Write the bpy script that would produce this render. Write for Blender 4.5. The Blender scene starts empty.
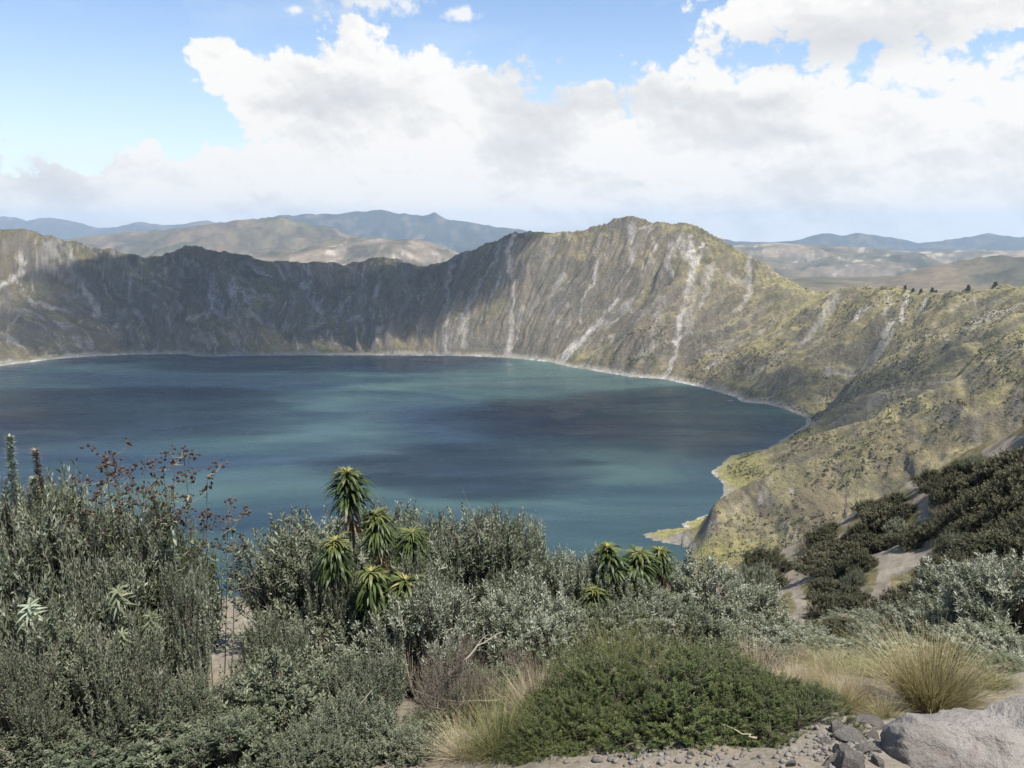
import bpy, math, random
import numpy as np
from mathutils import Vector, Matrix

# ------------------------------------------------------------------ camera, sky, sun, exposure
SC = bpy.context.scene
COL = SC.collection
EYE = 400.0                      # lake surface is z = 0, eye stands 400 m above it on the crater rim
FPX = 803.0                      # focal length in pixels of a 1024 px wide picture
PITCH = math.atan((384 - 227) / FPX)
SP, CP = math.sin(PITCH), math.cos(PITCH)

cam_d = bpy.data.cameras.new('camera')
cam = bpy.data.objects.new('camera', cam_d)
COL.objects.link(cam)
cam.location = (0, 0, EYE)
cam.rotation_euler = (math.pi / 2 - PITCH, 0, 0)
cam_d.sensor_width = 36.0
cam_d.lens = FPX / 1024 * 36.0
cam_d.clip_start = 0.1
cam_d.clip_end = 120000
SC.camera = cam

SUN = Vector((0.33, -0.25, 0.91)).normalized()
SUN_EL = math.asin(SUN.z)
SUN_AZ = math.atan2(SUN.x, SUN.y)
sun_d = bpy.data.lights.new('sun', 'SUN')
sun_d.energy = 5.0
sun_d.angle = math.radians(0.53)
sun_d.color = (1.0, 0.945, 0.86)
sun = bpy.data.objects.new('sun', sun_d)
COL.objects.link(sun)
sun.rotation_euler = SUN.to_track_quat('Z', 'Y').to_euler()
sun.location = (0, 0, 900)

SC.view_settings.view_transform = 'Standard'
SC.view_settings.look = 'None'
SC.view_settings.gamma = 1.0
SC.view_settings.exposure = 0.76
SC.cycles.use_denoising = True
SC.cycles.max_bounces = 6
SC.cycles.diffuse_bounces = 3
SC.cycles.glossy_bounces = 2
SC.cycles.transmission_bounces = 3
SC.cycles.volume_bounces = 0
SC.cycles.transparent_max_bounces = 8
SC.cycles.caustics_reflective = False
SC.cycles.caustics_refractive = False
SC.cycles.sample_clamp_indirect = 4.0


# ------------------------------------------------------------------ pixel <-> place helpers
def ray(px, py):
    u = (px - 512) / FPX
    w = (384 - py) / FPX
    return u, CP + w * SP, -SP + w * CP


def P(px, py, depth):
    """point seen at that pixel, at forward distance depth (metres along +Y)"""
    u, dy, dz = ray(px, py)
    t = depth / dy
    return np.array((u * t, depth, EYE + dz * t))


def PZ(px, py, z=0.0):
    u, dy, dz = ray(px, py)
    t = (z - EYE) / dz
    return np.array((u * t, dy * t, z))


def AE(px, py):
    u, dy, dz = ray(px, py)
    return math.degrees(math.atan2(u, dy)), math.degrees(math.atan2(dz, math.hypot(u, dy)))


# ------------------------------------------------------------------ node helpers
class NT:
    def __init__(self, tree):
        self.t = tree
        self.n = tree.nodes
        self.l = tree.links
        self.dim = None

    def node(self, typ, **kw):
        n = self.n.new(typ)
        for k, v in kw.items():
            setattr(n, k, v)
        return n

    def put(self, sock, v):
        if hasattr(v, 'bl_idname') and hasattr(v, 'is_output'):
            self.l.new(v, sock)
        else:
            if isinstance(v, (tuple, list)) and sock.type == 'RGBA' and len(v) == 3:
                v = (*v, 1)
            sock.default_value = v

    def math(self, op, a, b=None, c=None, clamp=False):
        n = self.node('ShaderNodeMath', operation=op, use_clamp=clamp)
        self.put(n.inputs[0], a)
        if b is not None: self.put(n.inputs[1], b)
        if c is not None: self.put(n.inputs[2], c)
        return n.outputs[0]

    def vec(self, op, a, b=None, scale=None):
        n = self.node('ShaderNodeVectorMath', operation=op)
        self.put(n.inputs[0], a)
        if b is not None: self.put(n.inputs[1], b)
        if scale is not None: self.put(n.inputs['Scale'], scale)
        return n.outputs['Value'] if op in ('LENGTH', 'DOT_PRODUCT', 'DISTANCE') else n.outputs[0]

    def noise(self, vec, scale, detail=4, rough=0.55, dist=0.0, color=False, dim='2D', lac=2.0):
        n = self.node('ShaderNodeTexNoise', noise_dimensions=self.dim or dim)
        self.put(n.inputs['Vector'], vec)
        n.inputs['Scale'].default_value = scale
        n.inputs['Detail'].default_value = detail
        n.inputs['Roughness'].default_value = rough
        n.inputs['Lacunarity'].default_value = lac
        n.inputs['Distortion'].default_value = dist
        return n.outputs[1] if color else n.outputs[0]

    def mix(self, f, a, b, mode='MIX'):
        n = self.node('ShaderNodeMix', data_type='RGBA', blend_type=mode)
        self.put(n.inputs[0], f)
        self.put(n.inputs[6], a)
        self.put(n.inputs[7], b)
        return n.outputs[2]

    def maprange(self, v, a, b, c=0.0, d=1.0, smooth=False):
        n = self.node('ShaderNodeMapRange', interpolation_type='SMOOTHSTEP' if smooth else 'LINEAR')
        self.put(n.inputs[0], v)
        for i, x in enumerate((a, b, c, d)):
            self.put(n.inputs[1 + i], x)
        return n.outputs[0]

    def ramp(self, f, stops, interp='LINEAR'):
        n = self.node('ShaderNodeValToRGB')
        self.put(n.inputs[0], f)
        r = n.color_ramp
        r.interpolation = interp
        while len(r.elements) < len(stops):
            r.elements.new(0.5)
        for e, (p, c) in zip(r.elements, stops):
            e.position = p
            e.color = (*c, 1) if len(c) == 3 else c
        return n.outputs[0]


def material(name):
    m = bpy.data.materials.new(name)
    m.use_nodes = True
    m.node_tree.nodes.clear()
    k = NT(m.node_tree)
    k.dim = '3D'
    k.out = k.node('ShaderNodeOutputMaterial')
    return m, k


# ------------------------------------------------------------------ the sky: clear blue with a long bank of cumulus
world = bpy.data.worlds.new('World')
SC.world = world
world.use_nodes = True
world.node_tree.nodes.clear()
W = NT(world.node_tree)
wo = W.node('ShaderNodeOutputWorld')
bg = W.node('ShaderNodeBackground')
W.l.new(bg.outputs[0], wo.inputs[0])
sky = W.node('ShaderNodeTexSky', sky_type='NISHITA')
sky.sun_disc = False
sky.sun_elevation = SUN_EL
sky.sun_rotation = SUN_AZ
sky.altitude = 1500
sky.air_density = 1.0
sky.dust_density = 1.2
sky.ozone_density = 1.5
tc = W.node('ShaderNodeTexCoord')
sx = W.node('ShaderNodeSeparateXYZ')
W.l.new(tc.outputs['Generated'], sx.inputs[0])
az = W.math('MULTIPLY', W.math('ARCTAN2', sx.outputs[0], sx.outputs[1]), 57.29578)
el = W.math('MULTIPLY', W.math('ARCSINE', sx.outputs[2]), 57.29578)
cx = W.node('ShaderNodeCombineXYZ')
W.put(cx.inputs[0], az)
W.put(cx.inputs[1], el)
ang = cx.outputs[0]

# cloud masses: (picture-free) angular ellipses az, el, half-width, half-height in degrees
def ell(px0, py0, px1, py1, py_c=None):
    a0, e0 = AE(px0, (py0 + py1) / 2)
    a1, _ = AE(px1, (py0 + py1) / 2)
    _, et = AE((px0 + px1) / 2, py0)
    _, eb = AE((px0 + px1) / 2, py1)
    return ((a0 + a1) / 2, (et + eb) / 2, (a1 - a0) / 2, (et - eb) / 2)

BLOBS = [ell(*b) for b in (
    (215, 50, 345, 150), (180, 48, 260, 92), (290, 30, 440, 190), (235, 80, 470, 240), (365, 34, 520, 190),
    (430, 70, 620, 240), (520, 55, 720, 230), (600, 60, 860, 240), (720, 72, 960, 240), (830, 78, 1080, 240),
    (940, 70, 1200, 235), (170, 115, 330, 235), (75, 160, 290, 232), (-60, 178, 170, 230), (-250, 160, 40, 228),
    (682, -40, 1030, 84), (760, -90, 1090, 66), (780, 66, 1180, 230), (560, 62, 900, 230), (1100, 40, 1500, 230),
    (-600, 120, -200, 225), (-420, 168, 330, 330), (150, 120, 760, 380), (560, 95, 1500, 400), (830, -40, 1110, 62))]
BLOBS += [(75, 8, 26, 7), (-75, 7, 24, 6), (170, 6, 40, 6)]
WISPS = [ell(296, -40, 440, 24), ell(436, 4, 486, 26), ell(282, 2, 308, 16)]

def cloud_field(vec):
    w1 = W.noise(vec, 0.10, 5, 0.6, color=True)
    off = W.vec('SCALE', W.vec('SUBTRACT', w1, (0.5, 0.5, 0.5)), scale=6.5)
    v = W.vec('ADD', vec, off)
    best = None
    for a, e, ra, re in BLOBS:
        d = W.vec('LENGTH', W.vec('MULTIPLY', W.vec('SUBTRACT', v, (a, e, 0)), (1 / ra, 1 / re, 0)))
        m = W.math('SUBTRACT', 1.0, d)
        best = m if best is None else W.math('SMOOTH_MAX', best, m, 0.25)
    return best


def billow(vec):
    n = W.noise(vec, 0.42, 7, 0.6)
    wv = W.vec('ADD', vec, W.vec('SCALE', W.noise(vec, 0.8, 3, 0.5, color=True), scale=1.1))
    vo = W.node('ShaderNodeTexVoronoi', feature='F1', voronoi_dimensions='2D')
    W.put(vo.inputs['Vector'], wv)
    vo.inputs['Scale'].default_value = 0.30
    vo.inputs['Detail'].default_value = 3.0
    vo.inputs['Roughness'].default_value = 0.55
    vo.inputs['Lacunarity'].default_value = 2.3
    return W.math('ADD', W.math('MULTIPLY', W.math('SUBTRACT', n, 0.5), 0.50), W.math('MULTIPLY', W.math('SUBTRACT', 0.58, vo.outputs['Distance']), 0.52))

flat = W.vec('MULTIPLY', ang, (0.9, 1.15, 1.0))
bil = billow(flat)
dens = W.math('ADD', cloud_field(ang), bil)
alpha = W.maprange(dens, -0.10, 0.10, smooth=True)
wn = W.noise(ang, 0.9, 6, 0.62)
for a_, e_, ra_, re_ in WISPS:
    m_ = W.math('SUBTRACT', 1.0, W.vec('LENGTH', W.vec('MULTIPLY', W.vec('SUBTRACT', ang, (a_, e_, 0)), (1 / ra_, 1 / re_, 0))))
    m_ = W.math('ADD', m_, W.math('MULTIPLY', W.math('SUBTRACT', wn, 0.5), 1.6))
    alpha = W.math('MAXIMUM', alpha, W.maprange(m_, 0.05, 0.75, 0.0, 0.85, smooth=True))
# light and grey on the clouds: broad folds plus fine relief, greyer at the flat undersides
vs = W.vec('MULTIPLY', ang, (0.8, 1.35, 1.0))
w2 = W.vec('ADD', vs, W.vec('SCALE', W.noise(vs, 0.3, 4, 0.6, color=True), scale=2.6))
f1 = W.noise(w2, 0.10, 5, 0.45)
f1b = W.noise(W.vec('ADD', w2, (-0.4, -0.9, 0)), 0.10, 5, 0.45)
relief = W.math('ADD', W.math('MULTIPLY', W.math('SUBTRACT', f1, f1b), 1.8), W.math('MULTIPLY', W.math('SUBTRACT', bil, billow(W.vec('ADD', flat, (0.12, 0.42, 0)))), 0.50))
edge = W.maprange(dens, 0.75, 0.15)
lit = W.math('ADD', W.math('ADD', W.maprange(f1, 0.30, 0.58, 0.58, 1.0), relief), W.math('MULTIPLY', edge, 0.10), clamp=True)
# underside of the big cloud at the top of the view is greyer
top_a, top_e, top_ra, top_re = ell(680, 5, 1030, 72)
und = W.math('SUBTRACT', 1.0, W.vec('LENGTH', W.vec('MULTIPLY', W.vec('SUBTRACT', ang, (top_a, top_e, 0)), (1 / top_ra, 1 / top_re, 0))), clamp=True)
lit = W.math('SUBTRACT', lit, W.math('MULTIPLY', und, 0.55), clamp=True)
ccol = W.ramp(lit, [(0.0, (0.32, 0.342, 0.37)), (0.4, (0.42, 0.434, 0.452)), (0.72, (0.50, 0.505, 0.51)), (1.0, (0.60, 0.595, 0.585))])
skyc = W.vec('SCALE', sky.outputs[0], scale=0.118)
hz = W.math('POWER', W.maprange(el, 17.0, 1.0), 2.0)
skyc = W.mix(W.math('MULTIPLY', hz, 0.80), skyc, (0.52, 0.56, 0.60))
wisp = W.noise(W.vec('MULTIPLY', ang, (0.5, 2.2, 1)), 0.12, 6, 0.6, dist=0.6)
skyc = W.mix(W.maprange(wisp, 0.5, 0.75, 0.0, 0.25), skyc, (0.50, 0.55, 0.61))
W.put(bg.inputs[0], W.mix(alpha, skyc, ccol))
bg.inputs[1].default_value = 1.0
world.cycles.sampling_method = 'MANUAL'
world.cycles.sample_map_resolution = 512


# ------------------------------------------------------------------ mesh and object helpers
def tag(o, label=None, cat=None, group=None, kind=None):
    if label: o['label'] = label
    if cat: o['category'] = cat
    if group: o['group'] = group
    if kind: o['kind'] = kind
    return o


def mesh(name, V, faces, attrs=None, smooth=True, col=None):
    """faces: list of integer arrays (n,k); attrs: {name: per-vertex floats}; col: per-vertex rgb"""
    me = bpy.data.meshes.new(name)
    V = np.ascontiguousarray(V, np.float32)
    me.vertices.add(len(V))
    me.vertices.foreach_set('co', V.ravel())
    if not isinstance(faces, (list, tuple)): faces = [faces]
    faces = [np.asarray(f, np.int32) for f in faces if len(f)]
    loops = np.concatenate([f.ravel() for f in faces])
    tot = np.concatenate([np.full(len(f), f.shape[1], np.int32) for f in faces])
    start = np.concatenate([[0], np.cumsum(tot)[:-1]]).astype(np.int32)
    me.loops.add(len(loops))
    me.loops.foreach_set('vertex_index', loops)
    me.polygons.add(len(tot))
    me.polygons.foreach_set('loop_start', start)
    me.polygons.foreach_set('use_smooth', np.full(len(tot), smooth, bool))
    for k, a in (attrs or {}).items():
        at = me.attributes.new(k, 'FLOAT', 'POINT')
        at.data.foreach_set('value', np.ascontiguousarray(a, np.float32))
    if col is not None:
        at = me.attributes.new('albedo', 'FLOAT_COLOR', 'POINT')
        c = np.ones((len(V), 4), np.float32)
        c[:, :3] = col
        at.data.foreach_set('color', c.ravel())
    me.update(calc_edges=True)
    me.validate()
    return me


def obj(name, me, mat, parent=None):
    if mat is not None and not me.materials: me.materials.append(mat)
    o = bpy.data.objects.new(name, me)
    COL.objects.link(o)
    if parent is not None: o.parent = parent
    return o


def thing(name, label, cat, group=None):
    o = bpy.data.objects.new(name, None)
    o.empty_display_size = 0.1
    COL.objects.link(o)
    return tag(o, label, cat, group)


def dup(root, label=None, group=None):
    r = root.copy()
    COL.objects.link(r)
    if label: r['label'] = label
    if group: r['group'] = group
    for ch in list(root.children):
        c = ch.copy()
        COL.objects.link(c)
        c.parent = r
        for g in ch.children:
            d = g.copy()
            COL.objects.link(d)
            d.parent = c
    return r


# ------------------------------------------------------------------ noise in numpy
def _hash(ix, iy, seed):
    h = (ix.astype(np.int64) * 374761393 + iy.astype(np.int64) * 668265263 + seed * 974634777) & 0x7fffffff
    h = ((h ^ (h >> 13)) * 1274126177) & 0x7fffffff
    h = h ^ (h >> 16)
    return (h & 0xffff).astype(np.float32) / 65535.0


def vnoise(x, y, seed=0):
    ix, iy = np.floor(x), np.floor(y)
    fx, fy = (x - ix).astype(np.float32), (y - iy).astype(np.float32)
    fx = fx * fx * fx * (fx * (fx * 6 - 15) + 10)
    fy = fy * fy * fy * (fy * (fy * 6 - 15) + 10)
    a, b = _hash(ix, iy, seed), _hash(ix + 1, iy, seed)
    c, d = _hash(ix, iy + 1, seed), _hash(ix + 1, iy + 1, seed)
    return (a + (b - a) * fx) * (1 - fy) + (c + (d - c) * fx) * fy


def fbm(x, y, octv=5, seed=0, gain=0.5):
    s, a, t = 0.0, 1.0, 0.0
    for i in range(octv):
        s = s + a * vnoise(x, y, seed + i * 17)
        t += a
        a *= gain
        x, y = x * 2.03 + 11.3, y * 2.03 + 5.7
    return s / t


def ridged(x, y, octv=4, seed=0, gain=0.5):
    s, a, t = 0.0, 1.0, 0.0
    for i in range(octv):
        s = s + a * (1 - np.abs(2 * vnoise(x, y, seed + i * 31) - 1))
        t += a
        a *= gain
        x, y = x * 2.1 + 3.1, y * 2.1 + 8.2
    return s / t


def sstep(a, b, x):
    t = np.clip((x - a) / (b - a), 0, 1)
    return t * t * (3 - 2 * t)


def resample(pts, step):
    pts = np.asarray(pts, float)
    out = [pts[:1]]
    for a, b in zip(pts[:-1], pts[1:]):
        n = max(1, int(np.linalg.norm((b - a)[:2]) / step))
        out.append(a + (b - a) * (np.arange(1, n + 1) / n)[:, None])
    return np.vstack(out)


def nearest(x, y, pts):
    """distance to and index of the nearest of pts, for flat arrays x, y"""
    D = np.empty(len(x), np.float32)
    I = np.empty(len(x), np.int32)
    px, py = pts[:, 0].astype(np.float32), pts[:, 1].astype(np.float32)
    for s in range(0, len(x), 20000):
        e = s + 20000
        d = (x[s:e, None].astype(np.float32) - px) ** 2 + (y[s:e, None].astype(np.float32) - py) ** 2
        i = d.argmin(1)
        I[s:e] = i
        D[s:e] = np.sqrt(d[np.arange(len(i)), i])
    return D, I


def seg_nearest(x, y, pts):
    """exact distance to a polyline and the height of its nearest point"""
    best = np.full(len(x), 1e12, np.float64)
    zz = np.zeros(len(x))
    for a, b in zip(pts[:-1], pts[1:]):
        e = b[:2] - a[:2]
        f = np.clip(((x - a[0]) * e[0] + (y - a[1]) * e[1]) / max(e @ e, 1e-9), 0, 1)
        d = (x - a[0] - f * e[0]) ** 2 + (y - a[1] - f * e[1]) ** 2
        m = d < best
        best = np.where(m, d, best)
        zz = np.where(m, a[2] + f * (b[2] - a[2]), zz)
    return np.sqrt(best), zz


def inside(x, y, poly):
    r = np.zeros(len(x), bool)
    n = len(poly)
    for i in range(n):
        x0, y0 = poly[i][:2]
        x1, y1 = poly[(i + 1) % n][:2]
        if y0 == y1: continue
        c = ((y0 > y) != (y1 > y)) & (x < (x1 - x0) * (y - y0) / (y1 - y0) + x0)
        r ^= c
    return r


# ------------------------------------------------------------------ the crater: shoreline, rim, spurs, hills beyond
SHORE = [(-1750, 2050, 0)] + [tuple(PZ(*q)) for q in (
    (0, 366), (30, 362), (60, 358.5), (90, 356.5), (130, 354.5), (185, 354), (200, 357), (230, 356), (300, 355.2), (400, 355.5),
    (470, 356), (510, 358), (550, 362), (570, 367), (590, 370), (630, 377), (662, 379), (700, 387), (735, 397), (742, 402), (765, 404),
    (785, 409), (806, 418), (806, 425), (790, 435), (767, 449), (730, 456), (720, 466), (711, 472), (722, 483), (724, 493),
    (711, 513), (690, 521), (681, 524), (685, 528), (662, 530), (642, 535), (655, 541), (689, 547), (692, 555), (689, 563), (675, 585), (640, 618), (560, 640),
    (400, 655), (200, 655), (0, 640), (-200, 600))] + [(-1250, 900, 0), (-1650, 1200, 0), (-1850, 1600, 0)]
RIM = [tuple(P(*q)) for q in (
    (-230, 226, 2350), (-120, 234, 2550), (-60, 236, 2650), (0, 230, 2730), (25, 228, 2760), (50, 236, 2790), (80, 244, 2820), (110, 250, 2850), (145, 256, 2880),
    (160, 254, 2890), (185, 246, 2900), (205, 247, 2910), (225, 252, 2910), (260, 258, 2920), (290, 263, 2930), (320, 262, 2940),
    (345, 264, 2940), (375, 258, 2930), (400, 260, 2920), (418, 266, 2910), (435, 264, 2900), (470, 250, 2870), (500, 238, 2840),
    (515, 232, 2820), (530, 231, 2800), (550, 231, 2770), (575, 232, 2740), (600, 226, 2700), (615, 220, 2680), (632, 216, 2650),
    (650, 221, 2620), (672, 223, 2590), (685, 221, 2560), (700, 228, 2530), (720, 240, 2490), (745, 252, 2440), (775, 272, 2370),
    (800, 287, 2300), (815, 292, 2250), (840, 289, 2170), (870, 287, 2050), (890, 288, 1980), (905, 290, 1920), (930, 292, 1840),
    (960, 291, 1760), (990, 289, 1690), (1024, 284, 1620), (1080, 275, 1480))]
RIM += [(1230, 1150, 350), (1150, 720, 370), (760, 330, 385), (330, 110, 394), (80, -20, 399), (-200, -70, 397), (-700, -40, 390),
        (-1400, 150, 385), (-2100, 700, 395), (-2450, 1300, 410), (-2400, 1900, 420)]
shore_r = resample(np.array(SHORE + SHORE[:1]), 12)
rim_r = resample(np.array(RIM + RIM[:1]), 14)

SPURS = [  # crest (px, py, depth), fall per metre sideways
    ([(1075, 285, 1480), (1024, 311, 1480), (934, 372, 1480), (895, 394, 1500), (851, 407, 1560), (823, 418, 1610), (807, 426, 1645)], 0.62),
    ([(1100, 330, 900), (1024, 372, 920), (900, 424, 960), (830, 455, 970), (764, 478, 965), (706, 513, 950)], 0.72),
    ([(1024, 330, 1180), (960, 372, 1200), (900, 405, 1220), (840, 428, 1250), (780, 446, 1290), (735, 459, 1310)], 0.55),
]
CUTS = [([(806, 421, 1680), (838, 405, 1730), (866, 382, 1790), (905, 352, 1840), (950, 325, 1850)], 52, 62),
        ([(712, 500, 1030), (760, 470, 1060), (830, 447, 1080), (900, 420, 1090)], 45, 34),
        ([(735, 455, 1420), (800, 436, 1420), (870, 408, 1400), (950, 380, 1380)], 45, 30)]
# ridges beyond the rim: crest, fall per metre, albedo, roughness of its crest
TAN, HEATH, FIELD = (0.135, 0.106, 0.072), (0.045, 0.053, 0.055), (0.20, 0.163, 0.12)
FAR = [
    ([(-260, 210, 20000), (-60, 219, 20000), (0, 216, 20000), (25, 220, 20000), (50, 217, 20000), (70, 221, 20000), (90, 228, 20000), (125, 226, 20000), (145, 221, 20000),
      (170, 225, 20000), (200, 220, 20000), (240, 223, 20000), (300, 222, 20000)], 0.22, HEATH),
    ([(285, 217, 15500), (300, 214, 15500), (350, 211, 15500), (372, 209.5, 15500), (410, 215, 15500), (422, 214, 15500), (432, 212, 15500), (445, 219, 15500), (490, 226, 15500),
      (512, 229, 15500), (560, 237, 15500), (640, 243, 15500)], 0.24, HEATH),
    ([(60, 240, 9500), (100, 235, 9500), (150, 230, 9500), (200, 224, 9500), (240, 219, 9500), (280, 215.5, 9500), (300, 220, 9300), (320, 229, 9100), (350, 240, 8900),
      (420, 262, 8700)], 0.26, TAN),
    ([(330, 241, 7400), (370, 238, 7400), (400, 237, 7400), (430, 243, 7400), (460, 253, 7400), (490, 262, 7300)], 0.22, FIELD),
    ([(640, 243, 16000), (715, 237, 16000), (745, 242, 16000), (780, 240, 16000), (800, 238, 16000), (822, 233, 16000), (835, 236, 16000), (855, 232.5, 16000), (885, 236, 16000),
      (915, 243, 16000), (945, 239, 16000), (985, 233, 16000), (1024, 237, 16000), (1150, 230, 16000)], 0.22, HEATH),
    ([(700, 249, 9000), (740, 245, 9000), (780, 243, 9000), (850, 246, 9000), (920, 252, 9000), (960, 249, 9000), (1030, 250, 9000), (1200, 246, 9000)], 0.16, FIELD),
    ([(820, 292, 5200), (870, 278, 5200), (905, 267, 5200), (950, 258, 5200), (985, 254, 5200), (1030, 258, 5200), (1150, 262, 5200)], 0.24, (0.16, 0.125, 0.08)),
]
far_r = [(np.array([P(*q) for q in pts]), fall, alb) for pts, fall, alb in FAR]
spur_r = [(np.array([P(*q) for q in pts]), fall) for pts, fall in SPURS]

cut_r = [(np.array([P(*q) for q in pts]), wd_, dp_) for pts, wd_, dp_ in CUTS]

# ground close by: a stony slope under the bushes, pinned at points and falling away past its brink
NEAR = [P(*q) for q in (
    (200, 768, 5.0), (-200, 768, 5.0), (512, 768, 4.7), (700, 768, 4.5), (950, 768, 4.4), (1200, 768, 4.2), (600, 745, 5.1), (800, 740, 5.1), (935, 712, 6.0),
    (850, 722, 5.9), (1100, 700, 6.0), (215, 586, 12), (60, 590, 12), (-150, 590, 11), (100, 640, 9.5), (350, 598, 12), (500, 605, 12.2), (593, 633, 10.6), (620, 612, 13),
    (740, 650, 11.5), (800, 648, 13), (900, 648, 12), (1024, 640, 10.5), (1200, 610, 10), (850, 600, 20), (950, 560, 22), (1024, 515, 23), (1200, 460, 20), (780, 598, 25),
    (860, 545, 32), (940, 500, 30), (1024, 468, 28), (690, 582, 46), (745, 564, 46), (770, 555, 44), (800, 545, 42), (830, 528, 40), (860, 512, 38),
    (900, 493, 36), (940, 477, 34), (980, 459, 32), (1024, 434, 30), (1100, 397, 28), (1200, 350, 25))]
NEAR += [np.array(q, float) for q in ((0, 0, EYE - 1.65), (0, -4, EYE - 1.6), (2, 1.2, EYE - 2.0), (-2, 1.2, EYE - 2.1), (0, -14, EYE - 1.5), (9, -3, EYE - 1.8), (-9, -3, EYE - 2.2),
         (-16, 6, EYE - 6), (26, 2, EYE - 3.0), (40, -20, EYE - 1), (-30, -20, EYE - 1.5), (-30, 4, EYE - 10))]
NEAR = np.array(NEAR)
def _tps(d2): return 0.5 * d2 * np.log(d2 + 1e-9)
_n = len(NEAR)
_K = np.zeros((_n + 3, _n + 3))
_K[:_n, :_n] = _tps(((NEAR[:, None, :2] - NEAR[None, :, :2]) ** 2).sum(-1)) + np.eye(_n) * 0.15
_K[:_n, _n] = 1
_K[:_n, _n + 1:] = NEAR[:, :2]
_K[_n:, :_n] = _K[:_n, _n:].T
_w = np.linalg.solve(_K, np.concatenate([NEAR[:, 2] - EYE, [0, 0, 0]]))
BRINK = np.array([(-900, 13), (0, 12.6), (215, 12.4), (500, 13.5), (600, 17), (690, 49), (745, 50), (800, 48), (830, 46), (900, 43), (1024, 39), (1200, 37), (1700, 34)], float)
_baz = np.arctan2(BRINK[:, 0] - 512, FPX * 1.0)


def zn(x, y):
    x, y = np.asarray(x, float), np.asarray(y, float)
    s = x.shape
    x, y = x.ravel(), y.ravel()
    z = np.empty(len(x))
    for a in range(0, len(x), 40000):
        b = a + 40000
        d2 = (x[a:b, None] - NEAR[:, 0]) ** 2 + (y[a:b, None] - NEAR[:, 1]) ** 2
        z[a:b] = _tps(d2) @ _w[:_n] + _w[_n] + _w[_n + 1] * x[a:b] + _w[_n + 2] * y[a:b]
    r = np.hypot(x, y)
    azi = np.arctan2(x, np.maximum(y, 1e-6))
    rc = np.interp(azi, _baz, BRINK[:, 1])
    over = np.maximum(0, r - rc * np.where(y > 0, 1, 1.2))
    z -= 0.62 * np.sqrt(over * over + 1.0) - 0.62
    z += (fbm(x * 0.55, y * 0.55, 5, 3) - 0.5) * 0.42 * np.clip(r / 7, 0.25, 1.6)
    z += (fbm(x * 3.1, y * 3.1, 4, 9) - 0.5) * 0.09
    return (EYE + z).reshape(s)


def ground_z(x, y):
    return float(zn(np.array([x]), np.array([y]))[0])


def terrain_fields(x, y):
    """coarse smooth fields: signed shore distance, signed rim distance, rim height"""
    ds, _ = nearest(x, y, shore_r)
    dr, ir = nearest(x, y, rim_r)
    ds = np.where(inside(x, y, SHORE), -ds, ds)
    dr = np.where(inside(x, y, RIM), dr, -dr)
    return ds, dr, rim_r[ir, 2].astype(np.float32)


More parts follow.
